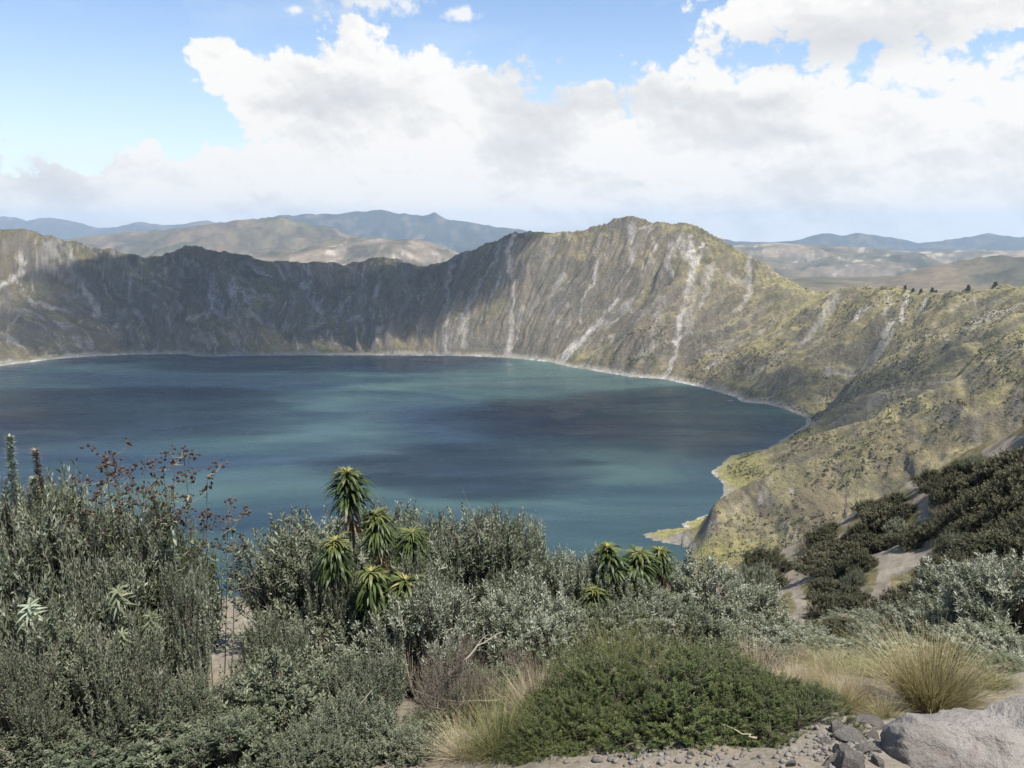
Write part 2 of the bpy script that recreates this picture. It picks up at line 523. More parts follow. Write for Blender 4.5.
def terrain(x, y, ds, dr, zr):
    """height of the crater and the country round it; also the downslope place t and the perimeter place s"""
    x = x.astype(np.float32); y = y.astype(np.float32)
    t = np.clip(ds, 0, None) / np.maximum(np.clip(ds, 0, None) + np.clip(dr, 0, None), 1.0)
    t = np.where(dr <= 0, 1.0, t)
    th = np.arctan2(y - 1750, x + 300)
    s = th * 1500.0
    wob = (fbm(x / 260, y / 260, 4, 41) - 0.5) * 240
    s2 = s + wob
    prof = t * (0.80 + 0.20 * t)
    z = zr * prof
    rng_ = np.hypot(x, y)
    far_side = sstep(900, 1700, rng_)
    # gullies cut down the walls
    env = sstep(0.0, 0.22, t) * sstep(1.0, 0.84, t) * (dr > 0)
    g1 = ridged(s2 / 330, t * 0.5, 2, 5) - 0.6
    g2 = ridged(s2 / 120 + t * 0.7, t * 0.9, 3, 15) - 0.6
    g3 = ridged(s2 / 42 + t * 1.1, t * 2.2, 3, 25) - 0.6
    am = 0.45 + 0.75 * far_side
    z = z + env * am * (g1 * 78 + g2 * 54 + g3 * 30)
    g4 = ridged(s2 / 17 + t * 2.0, t * 7.0, 3, 35) - 0.6
    z = z + env * (0.35 + 0.75 * far_side) * g4 * 11
    z = z + (dr > 0) * sstep(0.01, 0.1, t) * sstep(1.0, 0.93, t) * ((fbm(x / 45, y / 45, 4, 71) - 0.5) * 14 + (ridged(x / 24, y / 24, 2, 77) - 0.5) * 6)
    # side valleys cut behind the spurs
    for pts, wide, deep in cut_r:
        sel = (np.abs(x - pts[:, 0].mean()) < 500) & (np.abs(y - pts[:, 1].mean()) < 500) & (dr > 0)
        if sel.any():
            d, zc = seg_nearest(x[sel], y[sel], pts)
            z[sel] = z[sel] - np.minimum(deep, z[sel] * 0.85) * np.exp(-(d / wide) ** 2) * sstep(0.72, 0.42, t[sel])
    # spurs
    for pts, fall in spur_r:
        sel = (np.abs(x - pts[:, 0].mean()) < 900) & (np.abs(y - pts[:, 1].mean()) < 700) & (dr > -50)
        if sel.any():
            xw = x[sel] + (fbm(x[sel] / 55, y[sel] / 55, 4, 95) - 0.5) * 46
            yw = y[sel] + (fbm(x[sel] / 55, y[sel] / 55, 4, 96) - 0.5) * 46
            d, zc = seg_nearest(xw, yw, pts)
            zz = zc - fall * d * (0.8 + 0.5 * fbm(x[sel] / 60, y[sel] / 60, 3, 91)) + (fbm(x[sel] / 30, y[sel] / 30, 3, 92) - 0.5) * 9
            zb = z[sel]
            h = np.clip(0.5 + 0.5 * (zz - zb) / 16, 0, 1)
            z[sel] = np.where(ds[sel] > 0, zb + (zz - zb) * h + 16 * h * (1 - h) * 0.5, zb)
    z = np.where(ds > 0, z * sstep(-4, 30, ds) + 2.5 * (1 - sstep(0, 30, ds)) * np.clip(ds / 8, 0, 1) , np.maximum(-45, ds * 0.6))
    # outer flank and the country beyond
    out = np.clip(-dr, 0, None)
    zo = zr - 0.42 * out + (fbm(x / 170, y / 170, 4, 51) - 0.5) * np.clip(out * 0.3, 0, 70)
    base = 60 - 0.022 * np.clip(rng_ - 3500, 0, None) + (fbm(x / 1500, y / 1500, 5, 61) - 0.5) * 190
    zo = np.maximum(zo, base)
    z = np.where(dr <= 0, zo, z)
    # small teeth on the rim crest
    z = z + np.exp(-(dr / 22.0) ** 2) * ((fbm(x / 34, y / 34, 4, 81) - 0.5) * 26)
    hill = np.full(x.shape, -1, np.int32)
    sel = (rng_ > 3600)
    xs, ys = x[sel], y[sel]
    zz = z[sel].copy(); hh = hill[sel]
    for k, (pts, fall, alb) in enumerate(far_r):
        d, zc = seg_nearest(xs + (fbm(xs / 1100, ys / 1100, 4, 150) - 0.5) * 900, ys + (fbm(xs / 1100, ys / 1100, 4, 151) - 0.5) * 900, pts)
        m = 0.55 + 0.9 * fbm(xs / 900, ys / 900, 5, 101 + k) - 0.25 * ridged(xs / 1400 , ys / 1400, 3, 130 + k)
        zk = zc - fall * d * m * 1.25 + (fbm(xs / 420, ys / 420, 5, 140 + k, 0.55) - 0.5) * np.clip(d * 0.34, 6, 210)
        b = zk > zz
        zz = np.where(b, zk, zz)
        hh = np.where(b, k, hh)
    z[sel] = zz
    hill[sel] = hh
    return z, t, s2, hill


# polar sheet round the viewer: fine inside the view, coarse elsewhere
A_IN = np.radians(np.linspace(-36.5, 36.5, 861))
A_OUT = np.radians(np.linspace(36.5, 360 - 36.5, 132)[1:])
AZ = np.concatenate([A_IN, A_OUT])
R_NEAR = np.concatenate([[0.02], np.geomspace(0.5, 3, 10), np.geomspace(3, 62, 300)[1:]])
R_MID = np.concatenate([[62], np.geomspace(62, 380, 60)[1:], np.linspace(380, 900, 110)[1:], np.linspace(900, 1500, 170)[1:], np.linspace(1500, 3050, 520)[1:], np.linspace(3050, 3700, 50)[1:]])
R_FAR = np.geomspace(3700, 23800, 200)


def polar(R):
    rr, aa = np.meshgrid(R, AZ, indexing='ij')
    return rr, aa, rr * np.sin(aa), rr * np.cos(aa)


def polar_faces(nr):
    na = len(AZ)
    i = np.arange(nr - 1)[:, None] * na
    j = np.arange(na)[None, :]
    j2 = (j + 1) % na
    return np.stack([i + j, i + j2, i + na + j2, i + na + j], -1).reshape(-1, 4)


def upsample(R, fun):
    """evaluate fun on every third ring and column, then interpolate"""
    ri = np.unique(np.append(np.arange(0, len(R), 2), len(R) - 1))
    ai = np.unique(np.append(np.arange(0, len(AZ), 2), len(AZ) - 1))
    rr, aa = np.meshgrid(R[ri], AZ[ai], indexing='ij')
    fs = fun((rr * np.sin(aa)).ravel(), (rr * np.cos(aa)).ravel())
    pos_r = np.interp(np.arange(len(R)), ri, np.arange(len(ri)))
    pos_a = np.interp(np.arange(len(AZ)), ai, np.arange(len(ai)))
    r0 = np.minimum(pos_r.astype(int), len(ri) - 2); fr = (pos_r - r0)[:, None]
    a0 = np.minimum(pos_a.astype(int), len(ai) - 2); fa = (pos_a - a0)[None, :]
    out = []
    for f in fs:
        f = f.reshape(rr.shape)
        o = (f[r0][:, a0] * (1 - fr) * (1 - fa) + f[r0 + 1][:, a0] * fr * (1 - fa) + f[r0][:, a0 + 1] * (1 - fr) * fa + f[r0 + 1][:, a0 + 1] * fr * fa)
        out.append(o.astype(np.float32))
    return out


def full_height(R):
    rr, aa, x, y = polar(R)
    ds, dr, zr = upsample(R, terrain_fields)
    sh = x.shape
    z, t, s, hill = terrain(x.ravel(), y.ravel(), ds.ravel(), dr.ravel(), zr.ravel())
    z = z.reshape(sh).astype(float)
    return rr, aa, x, y, z, t.reshape(sh), s.reshape(sh), hill.reshape(sh), ds, dr


# -- near ground
rr, aa, x, y = polar(R_NEAR)
zg = zn(x, y)
V = np.stack([x, y, zg], -1).reshape(-1, 3)

def screen(xv, yv, zv):
    dz = zv - EYE
    f = np.maximum(yv * CP - dz * SP, 1e-3)
    return 512 + FPX * xv / f, 384 - FPX * (yv * SP + dz * CP) / f


PALE = [resample(np.array(q, float), 3) for q in ([(912, 478), (918, 490), (922, 508), (926, 526)], [(902, 560), (884, 572), (876, 600), (869, 640)], [(788, 545), (793, 565), (796, 590), (803, 606), (800, 625)],
        [(990, 452), (1006, 446), (1030, 440)], [(930, 556), (912, 562), (898, 568)], [(752, 590), (775, 612)], [(852, 505), (846, 520)])]
xg, yg, zg_ = x.ravel(), y.ravel(), zg.ravel()
gsx, gsy = screen(xg, yg, zg_)
rg = np.hypot(xg, yg)
pale = np.zeros(len(xg))
for q in PALE:
    sel = np.where((rg > 8) & (yg > 3) & (gsx > q[:, 0].min() - 25) & (gsx < q[:, 0].max() + 25) & (gsy > q[:, 1].min() - 25) & (gsy < q[:, 1].max() + 25))[0]
    if len(sel):
        wob_ = (fbm(xg[sel] / 0.9, yg[sel] / 0.9, 4, 507) - 0.5) * 14
        d_, _ = nearest(gsx[sel] + wob_, gsy[sel], q)
        pale[sel] = np.maximum(pale[sel], sstep(9.0, 4.0, d_))
bare = sstep(0.50, 0.66, fbm(xg / 2.6, yg / 2.6, 5, 501, 0.6))
cover = sstep(8.5, 13, rg) * np.clip(1 - pale - 0.75 * bare, 0, 1) * sstep(1.0, 4.5, xg)

m_soil, k = material('stony_soil')
geo = k.node('ShaderNodeNewGeometry')
pos = geo.outputs['Position']
n1 = k.noise(pos, 0.35, 5, 0.6)
n2 = k.noise(pos, 2.2, 6, 0.65)
n3 = k.noise(pos, 14, 5, 0.7)
c = k.ramp(n1, [(0.30, (0.135, 0.115, 0.090)), (0.52, (0.185, 0.165, 0.135)), (0.70, (0.26, 0.235, 0.195))])
c = k.mix(k.maprange(n2, 0.45, 0.7, 0, 0.7), c, (0.20, 0.155, 0.10), 'MIX')
c = k.mix(k.maprange(n3, 0.55, 0.75, 0, 0.8), c, (0.32, 0.30, 0.265))
litter = k.noise(pos, 5.0, 6, 0.7, dist=1.2)
c = k.mix(k.maprange(litter, 0.58, 0.70, 0, 0.55), c, (0.10, 0.078, 0.045))
cov = k.node('ShaderNodeAttribute', attribute_name='cover')
turf = k.ramp(k.noise(pos, 1.1, 6, 0.7), [(0.3, (0.060, 0.055, 0.030)), (0.5, (0.115, 0.100, 0.052)), (0.7, (0.19, 0.165, 0.085))])
cf = k.math('ADD', cov.outputs['Fac'], k.math('MULTIPLY', k.math('SUBTRACT', n3, 0.5), 0.9), clamp=True)
c = k.mix(k.math('MULTIPLY', k.maprange(cf, 0.3, 0.7), k.maprange(cov.outputs['Fac'], 0.0, 0.15)), c, turf)
bs = k.node('ShaderNodeBsdfPrincipled')
k.put(bs.inputs['Base Color'], c)
bs.inputs['Roughness'].default_value = 0.95
bs.inputs['Specular IOR Level'].default_value = 0.15
bp = k.node('ShaderNodeBump')
bp.inputs['Strength'].default_value = 0.8
bp.inputs['Distance'].default_value = 0.05
k.put(bp.inputs['Height'], k.math('ADD', n2, k.math('MULTIPLY', n3, 0.5)))
k.l.new(bp.outputs[0], bs.inputs['Normal'])
k.l.new(bs.outputs[0], k.out.inputs[0])
ground = tag(obj('ground', mesh('ground', V, polar_faces(len(R_NEAR)), {'cover': cover}), m_soil), kind='structure')

# -- crater walls
rr, aa, x, y, z, t, s, hill, ds, dr = full_height(R_MID)
w = sstep(62, 300, rr)
z = zn(x, y) * (1 - w) + z * w
z[0] = zn(x[0], y[0])
mid_last = z[-1].copy()
xf, yf, zf = x.ravel(), y.ravel(), z.ravel()
# slope, for rock on steep faces
dzr = np.gradient(z, axis=0) / np.gradient(rr, axis=0)
dza = np.gradient(z, axis=1) / np.maximum(rr * np.gradient(aa, axis=1), 0.5)
slope = np.hypot(dzr, dza)
slope[:, -2:] = 0.6
tf, sf = t.ravel(), s.ravel()


def lerp(a, b, f): return a + (np.asarray(b, np.float32) - a) * f[:, None]


f1 = fbm(xf / 210, yf / 210, 5, 201)
f2 = fbm(xf / 46, yf / 46, 5, 211, 0.6)
f3 = fbm(xf / 12, yf / 12, 4, 221, 0.65)
st = fbm(sf / 26 + tf * 1.2, tf * 3.0, 5, 231, 0.6)          # stains that run down the fall line
st2 = fbm(sf / 9, tf * 5.0, 4, 241, 0.6)
east = sstep(150, 900, xf)                                       # grassier to the east
alb = np.tile(np.array((0.152, 0.126, 0.082), np.float32), (len(xf), 1))
alb = alb * (0.80 + 0.20 * sstep(-500, 200, xf))[:, None]
alb = lerp(alb, (0.198, 0.172, 0.094), east * 0.85)
alb = lerp(alb, (0.070, 0.062, 0.047), sstep(0.44, 0.62, st) * (1 - 0.6 * east))
grass = sstep(0.45 - 0.22 * east, 0.62 - 0.16 * east, f1 * 0.55 + f2 * 0.45) * sstep(1.35, 0.75, slope.ravel())
alb = lerp(alb, (0.232, 0.206, 0.100), grass * (0.6 + 0.4 * east))
yel = sstep(0.50, 0.68, f2) * sstep(0.45, 0.6, f3) * (0.3 + 0.7 * east)
alb = lerp(alb, (0.25, 0.214, 0.118), yel * 0.6)
scrubm = sstep(0.50, 0.66, fbm(xf / 30, yf / 30, 5, 251, 0.65))
alb = lerp(alb, (0.078, 0.082, 0.040), scrubm * (0.62 - 0.15 * east))
oc = fbm(sf / 15, tf * 11.0, 4, 245, 0.6)
alb = lerp(alb, (0.36, 0.335, 0.30), sstep(0.63, 0.74, oc) * sstep(0.5, 0.9, slope.ravel()) * sstep(0.40, 0.55, f1) * (0.7 - 0.5 * east))
rockm = sstep(0.57, 0.70, st * 0.6 + st2 * 0.4) * sstep(0.45, 0.9, slope.ravel()) * (1 - 0.85 * east)
alb = lerp(alb, (0.24, 0.225, 0.205), rockm * 0.75)
rs = sstep(1.0, 1.7, slope.ravel())
alb = lerp(alb, (0.17, 0.155, 0.135), rs * (0.6 - 0.35 * east))

# pale scree chutes, rock ribs and slips: lines on the wall in metres of width
SX, SY = screen(xf, yf, zf)
SX = SX + (fbm(xf / 18, yf / 18, 3, 261) - 0.5) * 7
SY = SY + (fbm(xf / 18, yf / 18, 3, 271) - 0.5) * 7
SCREE = [  # traced down the wall: points, half width at top and bottom, strength
    ([(690, 236), (693, 262), (687, 290), (681, 318), (676, 345), (672, 364), (664, 379)], 3.4, 2.2, 1.0),
    ([(703, 245), (698, 262), (690, 285)], 3, 2, 0.8),
    ([(618, 300), (604, 314), (589, 332), (573, 349), (560, 362)], 1.8, 4.6, 0.95),
    ([(597, 262), (592, 285), (583, 300), (581, 322)], 1.6, 0.9, 0.75),
    ([(632, 226), (630, 262)], 6, 3, 0.55), ([(655, 243), (650, 262)], 1.8, 1, 0.7), ([(672, 245), (668, 262), (672, 275)], 5, 3, 0.6),
    ([(680, 236), (686, 256)], 5, 6, 0.6), ([(710, 270), (702, 310)], 6, 2, 0.45), ([(690, 292), (688, 330)], 9, 6, 0.3), ([(662, 300), (652, 335)], 8, 4, 0.3),
    ([(750, 285), (747, 300), (735, 312)], 4, 1.5, 0.5), ([(835, 298), (815, 330), (800, 345)], 7, 2, 0.45), ([(716, 365), (700, 372)], 2, 2, 0.4),
    ([(629, 308), (633, 310)], 3.5, 3, 0.7), ([(655, 345), (640, 360)], 5, 3, 0.35),
    ([(514, 234), (508, 250), (511, 270)], 1.6, 3.5, 0.75), ([(509, 262), (514, 288), (512, 323), (508, 352)], 1.5, 4, 0.6), ([(500, 275), (492, 300)], 2, 1, 0.5),
    ([(451, 264), (448, 288), (446, 323), (446, 352)], 3, 2.2, 0.62), ([(472, 290), (464, 345)], 2.5, 3, 0.4), ([(500, 242), (495, 262), (470, 300)], 3, 1.5, 0.45),
    ([(345, 266), (368, 279), (338, 308), (318, 326), (303, 330)], 1.2, 2.0, 0.5), ([(377, 288), (374, 304)], 4, 2.5, 0.6), ([(350, 320), (360, 318)], 4, 3, 0.55),
    ([(318, 310), (322, 313)], 3, 3, 0.6), ([(328, 330), (336, 345)], 2, 2, 0.5), ([(309, 264), (309, 300)], 1.6, 1, 0.4),
    ([(82, 285), (92, 300), (97, 314)], 2.5, 5, 0.55), ([(70, 242), (72, 254)], 2, 2, 0.55), ([(164, 260), (164, 279)], 1.5, 1, 0.5), ([(211, 285), (213, 312)], 2.5, 3, 0.55),
    ([(234, 280), (234, 292)], 5, 5, 0.6), ([(245, 295), (252, 312), (262, 322)], 2, 1.5, 0.5), ([(188, 320), (217, 311)], 2.5, 2.5, 0.55), ([(130, 275), (130, 300)], 2, 3, 0.4),
    ([(0, 286), (12, 278), (24, 272)], 2.5, 3, 0.7), ([(18, 258), (24, 262)], 3, 3, 0.5), ([(57, 322), (62, 328)], 2, 2, 0.6), ([(222, 330), (240, 340)], 4, 3, 0.35),
    ([(868, 306), (856, 318)], 2.2, 2.4, 0.8), ([(908, 297), (904, 308), (900, 322)], 3.2, 2.5, 0.9), ([(893, 322), (884, 333)], 3, 2.4, 0.7), ([(925, 301), (920, 311)], 3, 2, 0.6),
    ([(890, 300), (884, 312)], 4, 2, 0.4), ([(965, 300), (950, 313)], 2.2, 2, 0.5), ([(976, 295), (978, 306)], 1.2, 1.2, 0.8), ([(946, 330), (948, 340)], 1.2, 1, 0.6),
    ([(894, 376), (892, 388)], 1.6, 1.6, 0.6), ([(850, 370), (846, 376)], 4, 3, 0.3), ([(768, 482), (760, 498)], 3, 4, 0.55), ([(790, 490), (788, 498)], 3, 3, 0.5),
    ([(745, 500), (730, 515)], 4, 4, 0.35), ([(722, 470), (735, 460)], 2, 2, 0.4), ([(720, 485), (724, 492)], 3.5, 3, 0.7), ([(715, 520), (707, 530)], 3, 4, 0.3)]
scr = np.zeros(len(xf), np.float32)
wall_ok = (dr.ravel() > 2) & (np.hypot(xf, yf) > 560)
for pts, w0, w1, amt in SCREE:
    pts = np.array(pts, float)
    x0, x1, y0, y1 = pts[:, 0].min() - 20, pts[:, 0].max() + 20, pts[:, 1].min() - 20, pts[:, 1].max() + 20
    sel = np.where((SX > x0) & (SX < x1) & (SY > y0) & (SY < y1) & wall_ok)[0]
    if not len(sel): continue
    pr = resample(pts, 0.8)
    d, i = nearest(SX[sel], SY[sel], pr)
    hw = w0 + (w1 - w0) * i / max(1, len(pr) - 1)
    v = sstep(1.25, 0.35, d / hw) * amt
    scr[sel] = np.maximum(scr[sel], v)
scr *= (0.45 + 0.75 * sstep(0.3, 0.6, f3))
alb = lerp(alb, (0.40, 0.375, 0.345), np.clip(scr, 0, 1) * 0.85)
cm = sstep(1080, 930, rr.ravel()) * sstep(50, 200, xf) * (dr.ravel() > 0)
alb = lerp(alb, (0.265, 0.232, 0.135), cm * sstep(0.36, 0.56, f2) * 0.75)
f4 = fbm(xf / 6.5, yf / 6.5, 3, 281, 0.7)
ln = 1 - np.abs(2 * vnoise(sf / 44 + (f2 - 0.5) * 1.1 + tf * 1.3, tf * 1.1, 295) - 1)
ln2 = 1 - np.abs(2 * vnoise(sf / 27 + (f2 - 0.5) * 0.9 - tf * 1.0, tf * 1.5, 296) - 1)
lines = np.maximum(sstep(0.93, 0.99, ln) * sstep(0.50, 0.62, fbm(sf / 120, tf * 3.5, 4, 297)), sstep(0.94, 0.99, ln2) * sstep(0.54, 0.64, fbm(sf / 90, tf * 4.5, 4, 298)))
alb = lerp(alb, (0.33, 0.31, 0.28), lines * sstep(1000, 1500, rr.ravel()) * sstep(0.06, 0.15, tf) * 0.6)
alb *= (0.62 + 0.40 * f3 + 0.36 * f4 + 0.12 * east)[:, None]
# bleached drawdown band of mineral crust at the water's edge
dsf = ds.ravel()
f4 = fbm(xf / 6.5, yf / 6.5, 3, 281, 0.7)
band = sstep(15, 3, zf + (f3 - 0.5) * 22 + (f2 - 0.5) * 16) * sstep(46, 14, dsf + (f2 - 0.5) * 60 + (f4 - 0.5) * 20) * (dsf > -10)
alb = lerp(alb, (0.30, 0.28, 0.25), band * 0.7)
edge_b = sstep(4.2, 1.0, zf + (f4 - 0.5) * 3) * (dsf > -6) * sstep(17, 6, dsf + (f4 - 0.5) * 14)
vw = sstep(0.36, 0.62, fbm(sf / 110, tf * 0, 4, 299))
alb = lerp(alb, (0.56, 0.54, 0.51), edge_b * (0.2 + 0.65 * vw) * sstep(0.40, 0.60, fbm(sf / 30, tf * 0, 4, 291) * 0.6 + f3 * 0.4))
# low green headlands
hd = sstep(45, 12, zf) * (xf > 150) * (yf < 1500) * sstep(4, 9, dsf + (f3 - 0.5) * 6)
alb = lerp(alb, (0.24, 0.22, 0.075), hd * 0.85 * sstep(0.25, 0.45, f2))
m_wall, k = material('crater_rock_and_grass')
at = k.node('ShaderNodeAttribute', attribute_name='albedo')
geo = k.node('ShaderNodeNewGeometry')
pos = geo.outputs['Position']
nf = k.noise(pos, 0.16, 5, 0.7)
nf2 = k.noise(pos, 0.9, 4, 0.7)
c = k.mix(1.0, at.outputs['Color'], k.ramp(nf, [(0.28, (0.62, 0.62, 0.60)), (0.5, (1, 1, 1)), (0.75, (1.35, 1.32, 1.25))]), 'MULTIPLY')
c = k.mix(k.maprange(nf2, 0.55, 0.8, 0, 0.35), c, (0.06, 0.06, 0.04))
bs = k.node('ShaderNodeBsdfPrincipled')
k.put(bs.inputs['Base Color'], c)
bs.inputs['Roughness'].default_value = 0.95
bs.inputs['Specular IOR Level'].default_value = 0.1
bp = k.node('ShaderNodeBump')
bp.inputs['Strength'].default_value = 0.9
bp.inputs['Distance'].default_value = 6.0
k.put(bp.inputs['Height'], k.math('ADD', nf, k.math('MULTIPLY', nf2, 0.25)))
k.l.new(bp.outputs[0], bs.inputs['Normal'])
k.l.new(bs.outputs[0], k.out.inputs[0])
V = np.stack([xf, yf, zf], -1)
MID = dict(x=x, y=y, z=z, t=t, ds=ds, dr=dr, slope=slope)
tag(obj('crater_slopes', mesh('crater_slopes', V, polar_faces(len(R_MID)), col=alb), m_wall), kind='structure')

# -- hills beyond
rr, aa, x, y, z, t, s, hill, ds, dr = full_height(R_FAR)
z[0] = mid_last
xf, yf, zf, hf = x.ravel(), y.ravel(), z.ravel(), hill.ravel()
alb = np.tile(np.array((0.17, 0.135, 0.08), np.float32), (len(xf), 1))
f1 = fbm(xf / 900, yf / 900, 5, 301)
f2 = fbm(xf / 170, yf / 170, 5, 311, 0.6)
for kk, (_, _, a) in enumerate(far_r):
    alb[hf == kk] = a
field = ((hf == 3) | (hf == 5)).astype(np.float32)
tanh_ = ((hf == 2) | (hf == 6) | (hf == -1)).astype(np.float32)
alb = lerp(alb, (0.10, 0.095, 0.055), (field + tanh_) * sstep(0.48, 0.64, f1) * 0.8)
pl = _hash(np.floor(xf / 130 + f1 * 3), np.floor(yf / 190 + f2 * 2), 7)
alb = lerp(alb, (0.31, 0.255, 0.185), field * (pl > 0.72) * sstep(0.62, 0.42, f1) * 0.75)
wd = fbm(xf / 260, yf / 420, 5, 321, 0.62)
alb = lerp(alb, (0.055, 0.060, 0.038), (hf >= 0) * sstep(0.54, 0.66, wd) * 0.65)
alb = lerp(alb, (0.22, 0.165, 0.105), (hf >= 0) * sstep(0.46, 0.34, wd) * 0.4)
alb = lerp(alb, (0.13, 0.115, 0.075), field * (pl < 0.25) * 0.6)
alb = lerp(alb, (0.46, 0.40, 0.33), field * sstep(0.66, 0.74, f2) * 0.45)
alb *= (0.36 + 0.88 * f2)[:, None]
m_hill, k = material('hill_country')
at = k.node('ShaderNodeAttribute', attribute_name='albedo')
geo = k.node('ShaderNodeNewGeometry')
nf = k.noise(geo.outputs['Position'], 0.02, 5, 0.65)
c = k.mix(1.0, at.outputs['Color'], k.ramp(nf, [(0.3, (0.7, 0.7, 0.7)), (0.7, (1.25, 1.25, 1.25))]), 'MULTIPLY')
bs = k.node('ShaderNodeBsdfDiffuse')
k.put(bs.inputs['Color'], c)
k.l.new(bs.outputs[0], k.out.inputs[0])
tag(obj('hills', mesh('hills', np.stack([xf, yf, zf], -1), polar_faces(len(R_FAR)), col=alb), m_hill), kind='structure')

# ------------------------------------------------------------------ the lake
m_lake, k = material('lake_water')
geo = k.node('ShaderNodeNewGeometry')
pos = geo.outputs['Position']
bs = k.node('ShaderNodeBsdfPrincipled')
p2 = k.vec('MULTIPLY', pos, (1, 1, 0))
sxx = k.node('ShaderNodeSeparateXYZ')
k.put(sxx.inputs[0], pos)
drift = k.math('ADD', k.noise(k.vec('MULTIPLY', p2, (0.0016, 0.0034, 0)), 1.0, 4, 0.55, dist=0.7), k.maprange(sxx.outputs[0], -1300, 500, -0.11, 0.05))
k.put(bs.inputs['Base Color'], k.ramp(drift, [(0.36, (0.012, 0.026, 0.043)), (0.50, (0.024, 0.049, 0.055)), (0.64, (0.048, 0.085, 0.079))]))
gust = k.noise(k.vec('MULTIPLY', p2, (0.0045, 0.0150, 0)), 1.0, 5, 0.6, dist=0.5)
k.put(bs.inputs['Roughness'], k.maprange(gust, 0.35, 0.7, 0.10, 0.45))
bs.inputs['IOR'].default_value = 1.33
k.put(bs.inputs['Specular IOR Level'], k.maprange(k.noise(k.vec('MULTIPLY', p2, (0.0030, 0.0075, 0)), 1.0, 5, 0.62, dist=0.6), 0.50, 0.72, 0.10, 0.42))
bp = k.node('ShaderNodeBump')
bp.inputs['Strength'].default_value = 0.5
bp.inputs['Distance'].default_value = 0.6
k.put(bp.inputs['Height'], k.noise(k.vec('MULTIPLY', p2, (0.10, 0.22, 0)), 1.0, 4, 0.6, dist=0.3))
k.l.new(bp.outputs[0], bs.inputs['Normal'])
k.l.new(bs.outputs[0], k.out.inputs[0])
gx, gy = np.meshgrid(np.linspace(-2600, 1300, 40), np.linspace(300, 2900, 28), indexing='ij')
nx, ny = gx.shape
ii = (np.arange(nx - 1)[:, None] * ny + np.arange(ny - 1)[None, :]).ravel()
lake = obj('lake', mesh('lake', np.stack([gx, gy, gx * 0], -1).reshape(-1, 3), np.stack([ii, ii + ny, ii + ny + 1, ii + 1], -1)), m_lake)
tag(lake, kind='structure')

# ------------------------------------------------------------------ air: thin even haze, and cumulus overhead whose shade lies on the far wall and the lake
m_haze, k = material('air_haze')
pv = k.node('ShaderNodeVolumePrincipled')
pv.inputs['Color'].default_value = (0.62, 0.80, 1.0, 1)
pv.inputs['Density'].default_value = 4.0e-5
pv.inputs['Anisotropy'].default_value = 0.0
k.l.new(pv.outputs[0], k.out.inputs['Volume'])
HX, HY0, HY1, HZ0, HZ1 = 24500, -24500, 24500, -760, 790
Vb = np.array([(sx_ * HX, yy, zz) for zz in (HZ0, HZ1) for sx_, yy in ((-1, HY0), (1, HY0), (1, HY1), (-1, HY1))], float)
Fb = np.array([(3, 2, 1, 0), (4, 5, 6, 7), (0, 1, 5, 4), (1, 2, 6, 5), (2, 3, 7, 6), (3, 0, 4, 7)])
tag(obj('haze', mesh('haze', Vb, Fb, smooth=False), m_haze), 'thin pale haze filling the crater and the far country', 'haze', kind='stuff')

m_cloud, k = material('cloud_vapour')
pv = k.node('ShaderNodeVolumePrincipled')
pv.inputs['Color'].default_value = (0.98, 0.98, 0.98, 1)
pv.inputs['Density'].default_value = 0.011
k.l.new(pv.outputs[0], k.out.inputs['Volume'])


def ico(sub):
    import bmesh
    bm = bmesh.new()
    bmesh.ops.create_icosphere(bm, subdivisions=sub, radius=1)
    V = np.array([v.co[:] for v in bm.verts])
    F = np.array([[v.index for v in f.verts] for f in bm.faces])
    bm.free()
    return V, F


ICO5 = ico(5)
m_cloud2 = m_cloud.copy()
m_cloud2.name = 'dense_cloud_vapour'
[n_ for n_ in m_cloud2.node_tree.nodes if n_.bl_idname == 'ShaderNodeVolumePrincipled'][0].inputs['Density'].default_value = 0.015
CLOUD_Z = 2300
def cloud(gx_, gy_, gz_, ax, ay, az_, seed, label, rot=0.0, mat=None):
    V, F = ICO5
    n = fbm(V[:, 0] * 1.4 + 7 + V[:, 2], V[:, 1] * 1.4 + seed, 5, seed) - 0.5
    n2 = ridged(V[:, 0] * 2.6 + V[:, 2] * 1.7, V[:, 1] * 2.6 + V[:, 2], 4, seed + 3) - 0.5
    U = V * (1 + 1.5 * n + 0.7 * n2)[:, None]
    U = U * np.array((ax, ay, az_))
    U[:, 2] = np.where(U[:, 2] < 0, U[:, 2] * 0.45, U[:, 2])
    cr, sr = math.cos(rot), math.sin(rot)
    U = np.stack([U[:, 0] * cr - U[:, 1] * sr, U[:, 0] * sr + U[:, 1] * cr, U[:, 2]], -1)
    q = (CLOUD_Z - gz_) / SUN.z
    o = obj('cloud', mesh('cloud', U, F), mat or m_cloud)
    o.location = (gx_ + SUN.x * q, gy_ + SUN.y * q, CLOUD_Z)
    tag(o, label, 'cloud', 'cumulus drifting over the crater')


cloud(-900, 2740, 170, 650, 380, 150, 11, 'long cumulus overhead shading the dark far crater wall', mat=m_cloud2)
cloud(-560, 2400, 0, 560, 140, 120, 17, 'cumulus overhead shading the wall foot and far shore')
cloud(320, 1650, 0, 390, 250, 150, 23, 'cumulus overhead shading the dark patch of lake by the grassy spur')
cloud(-70, 1310, 0, 220, 140, 120, 31, 'small cumulus overhead shading the mid lake')
cloud(-950, 1660, 0, 480, 250, 150, 37, 'cumulus overhead shading the lake below the tall flower stalks')

# ================================================================== plants
def unit(v):
    return v / np.maximum(np.linalg.norm(v, axis=-1, keepdims=True), 1e-9)


def perp(d, rng):
    r = rng.normal(size=d.shape)
    return unit(np.cross(d, r))


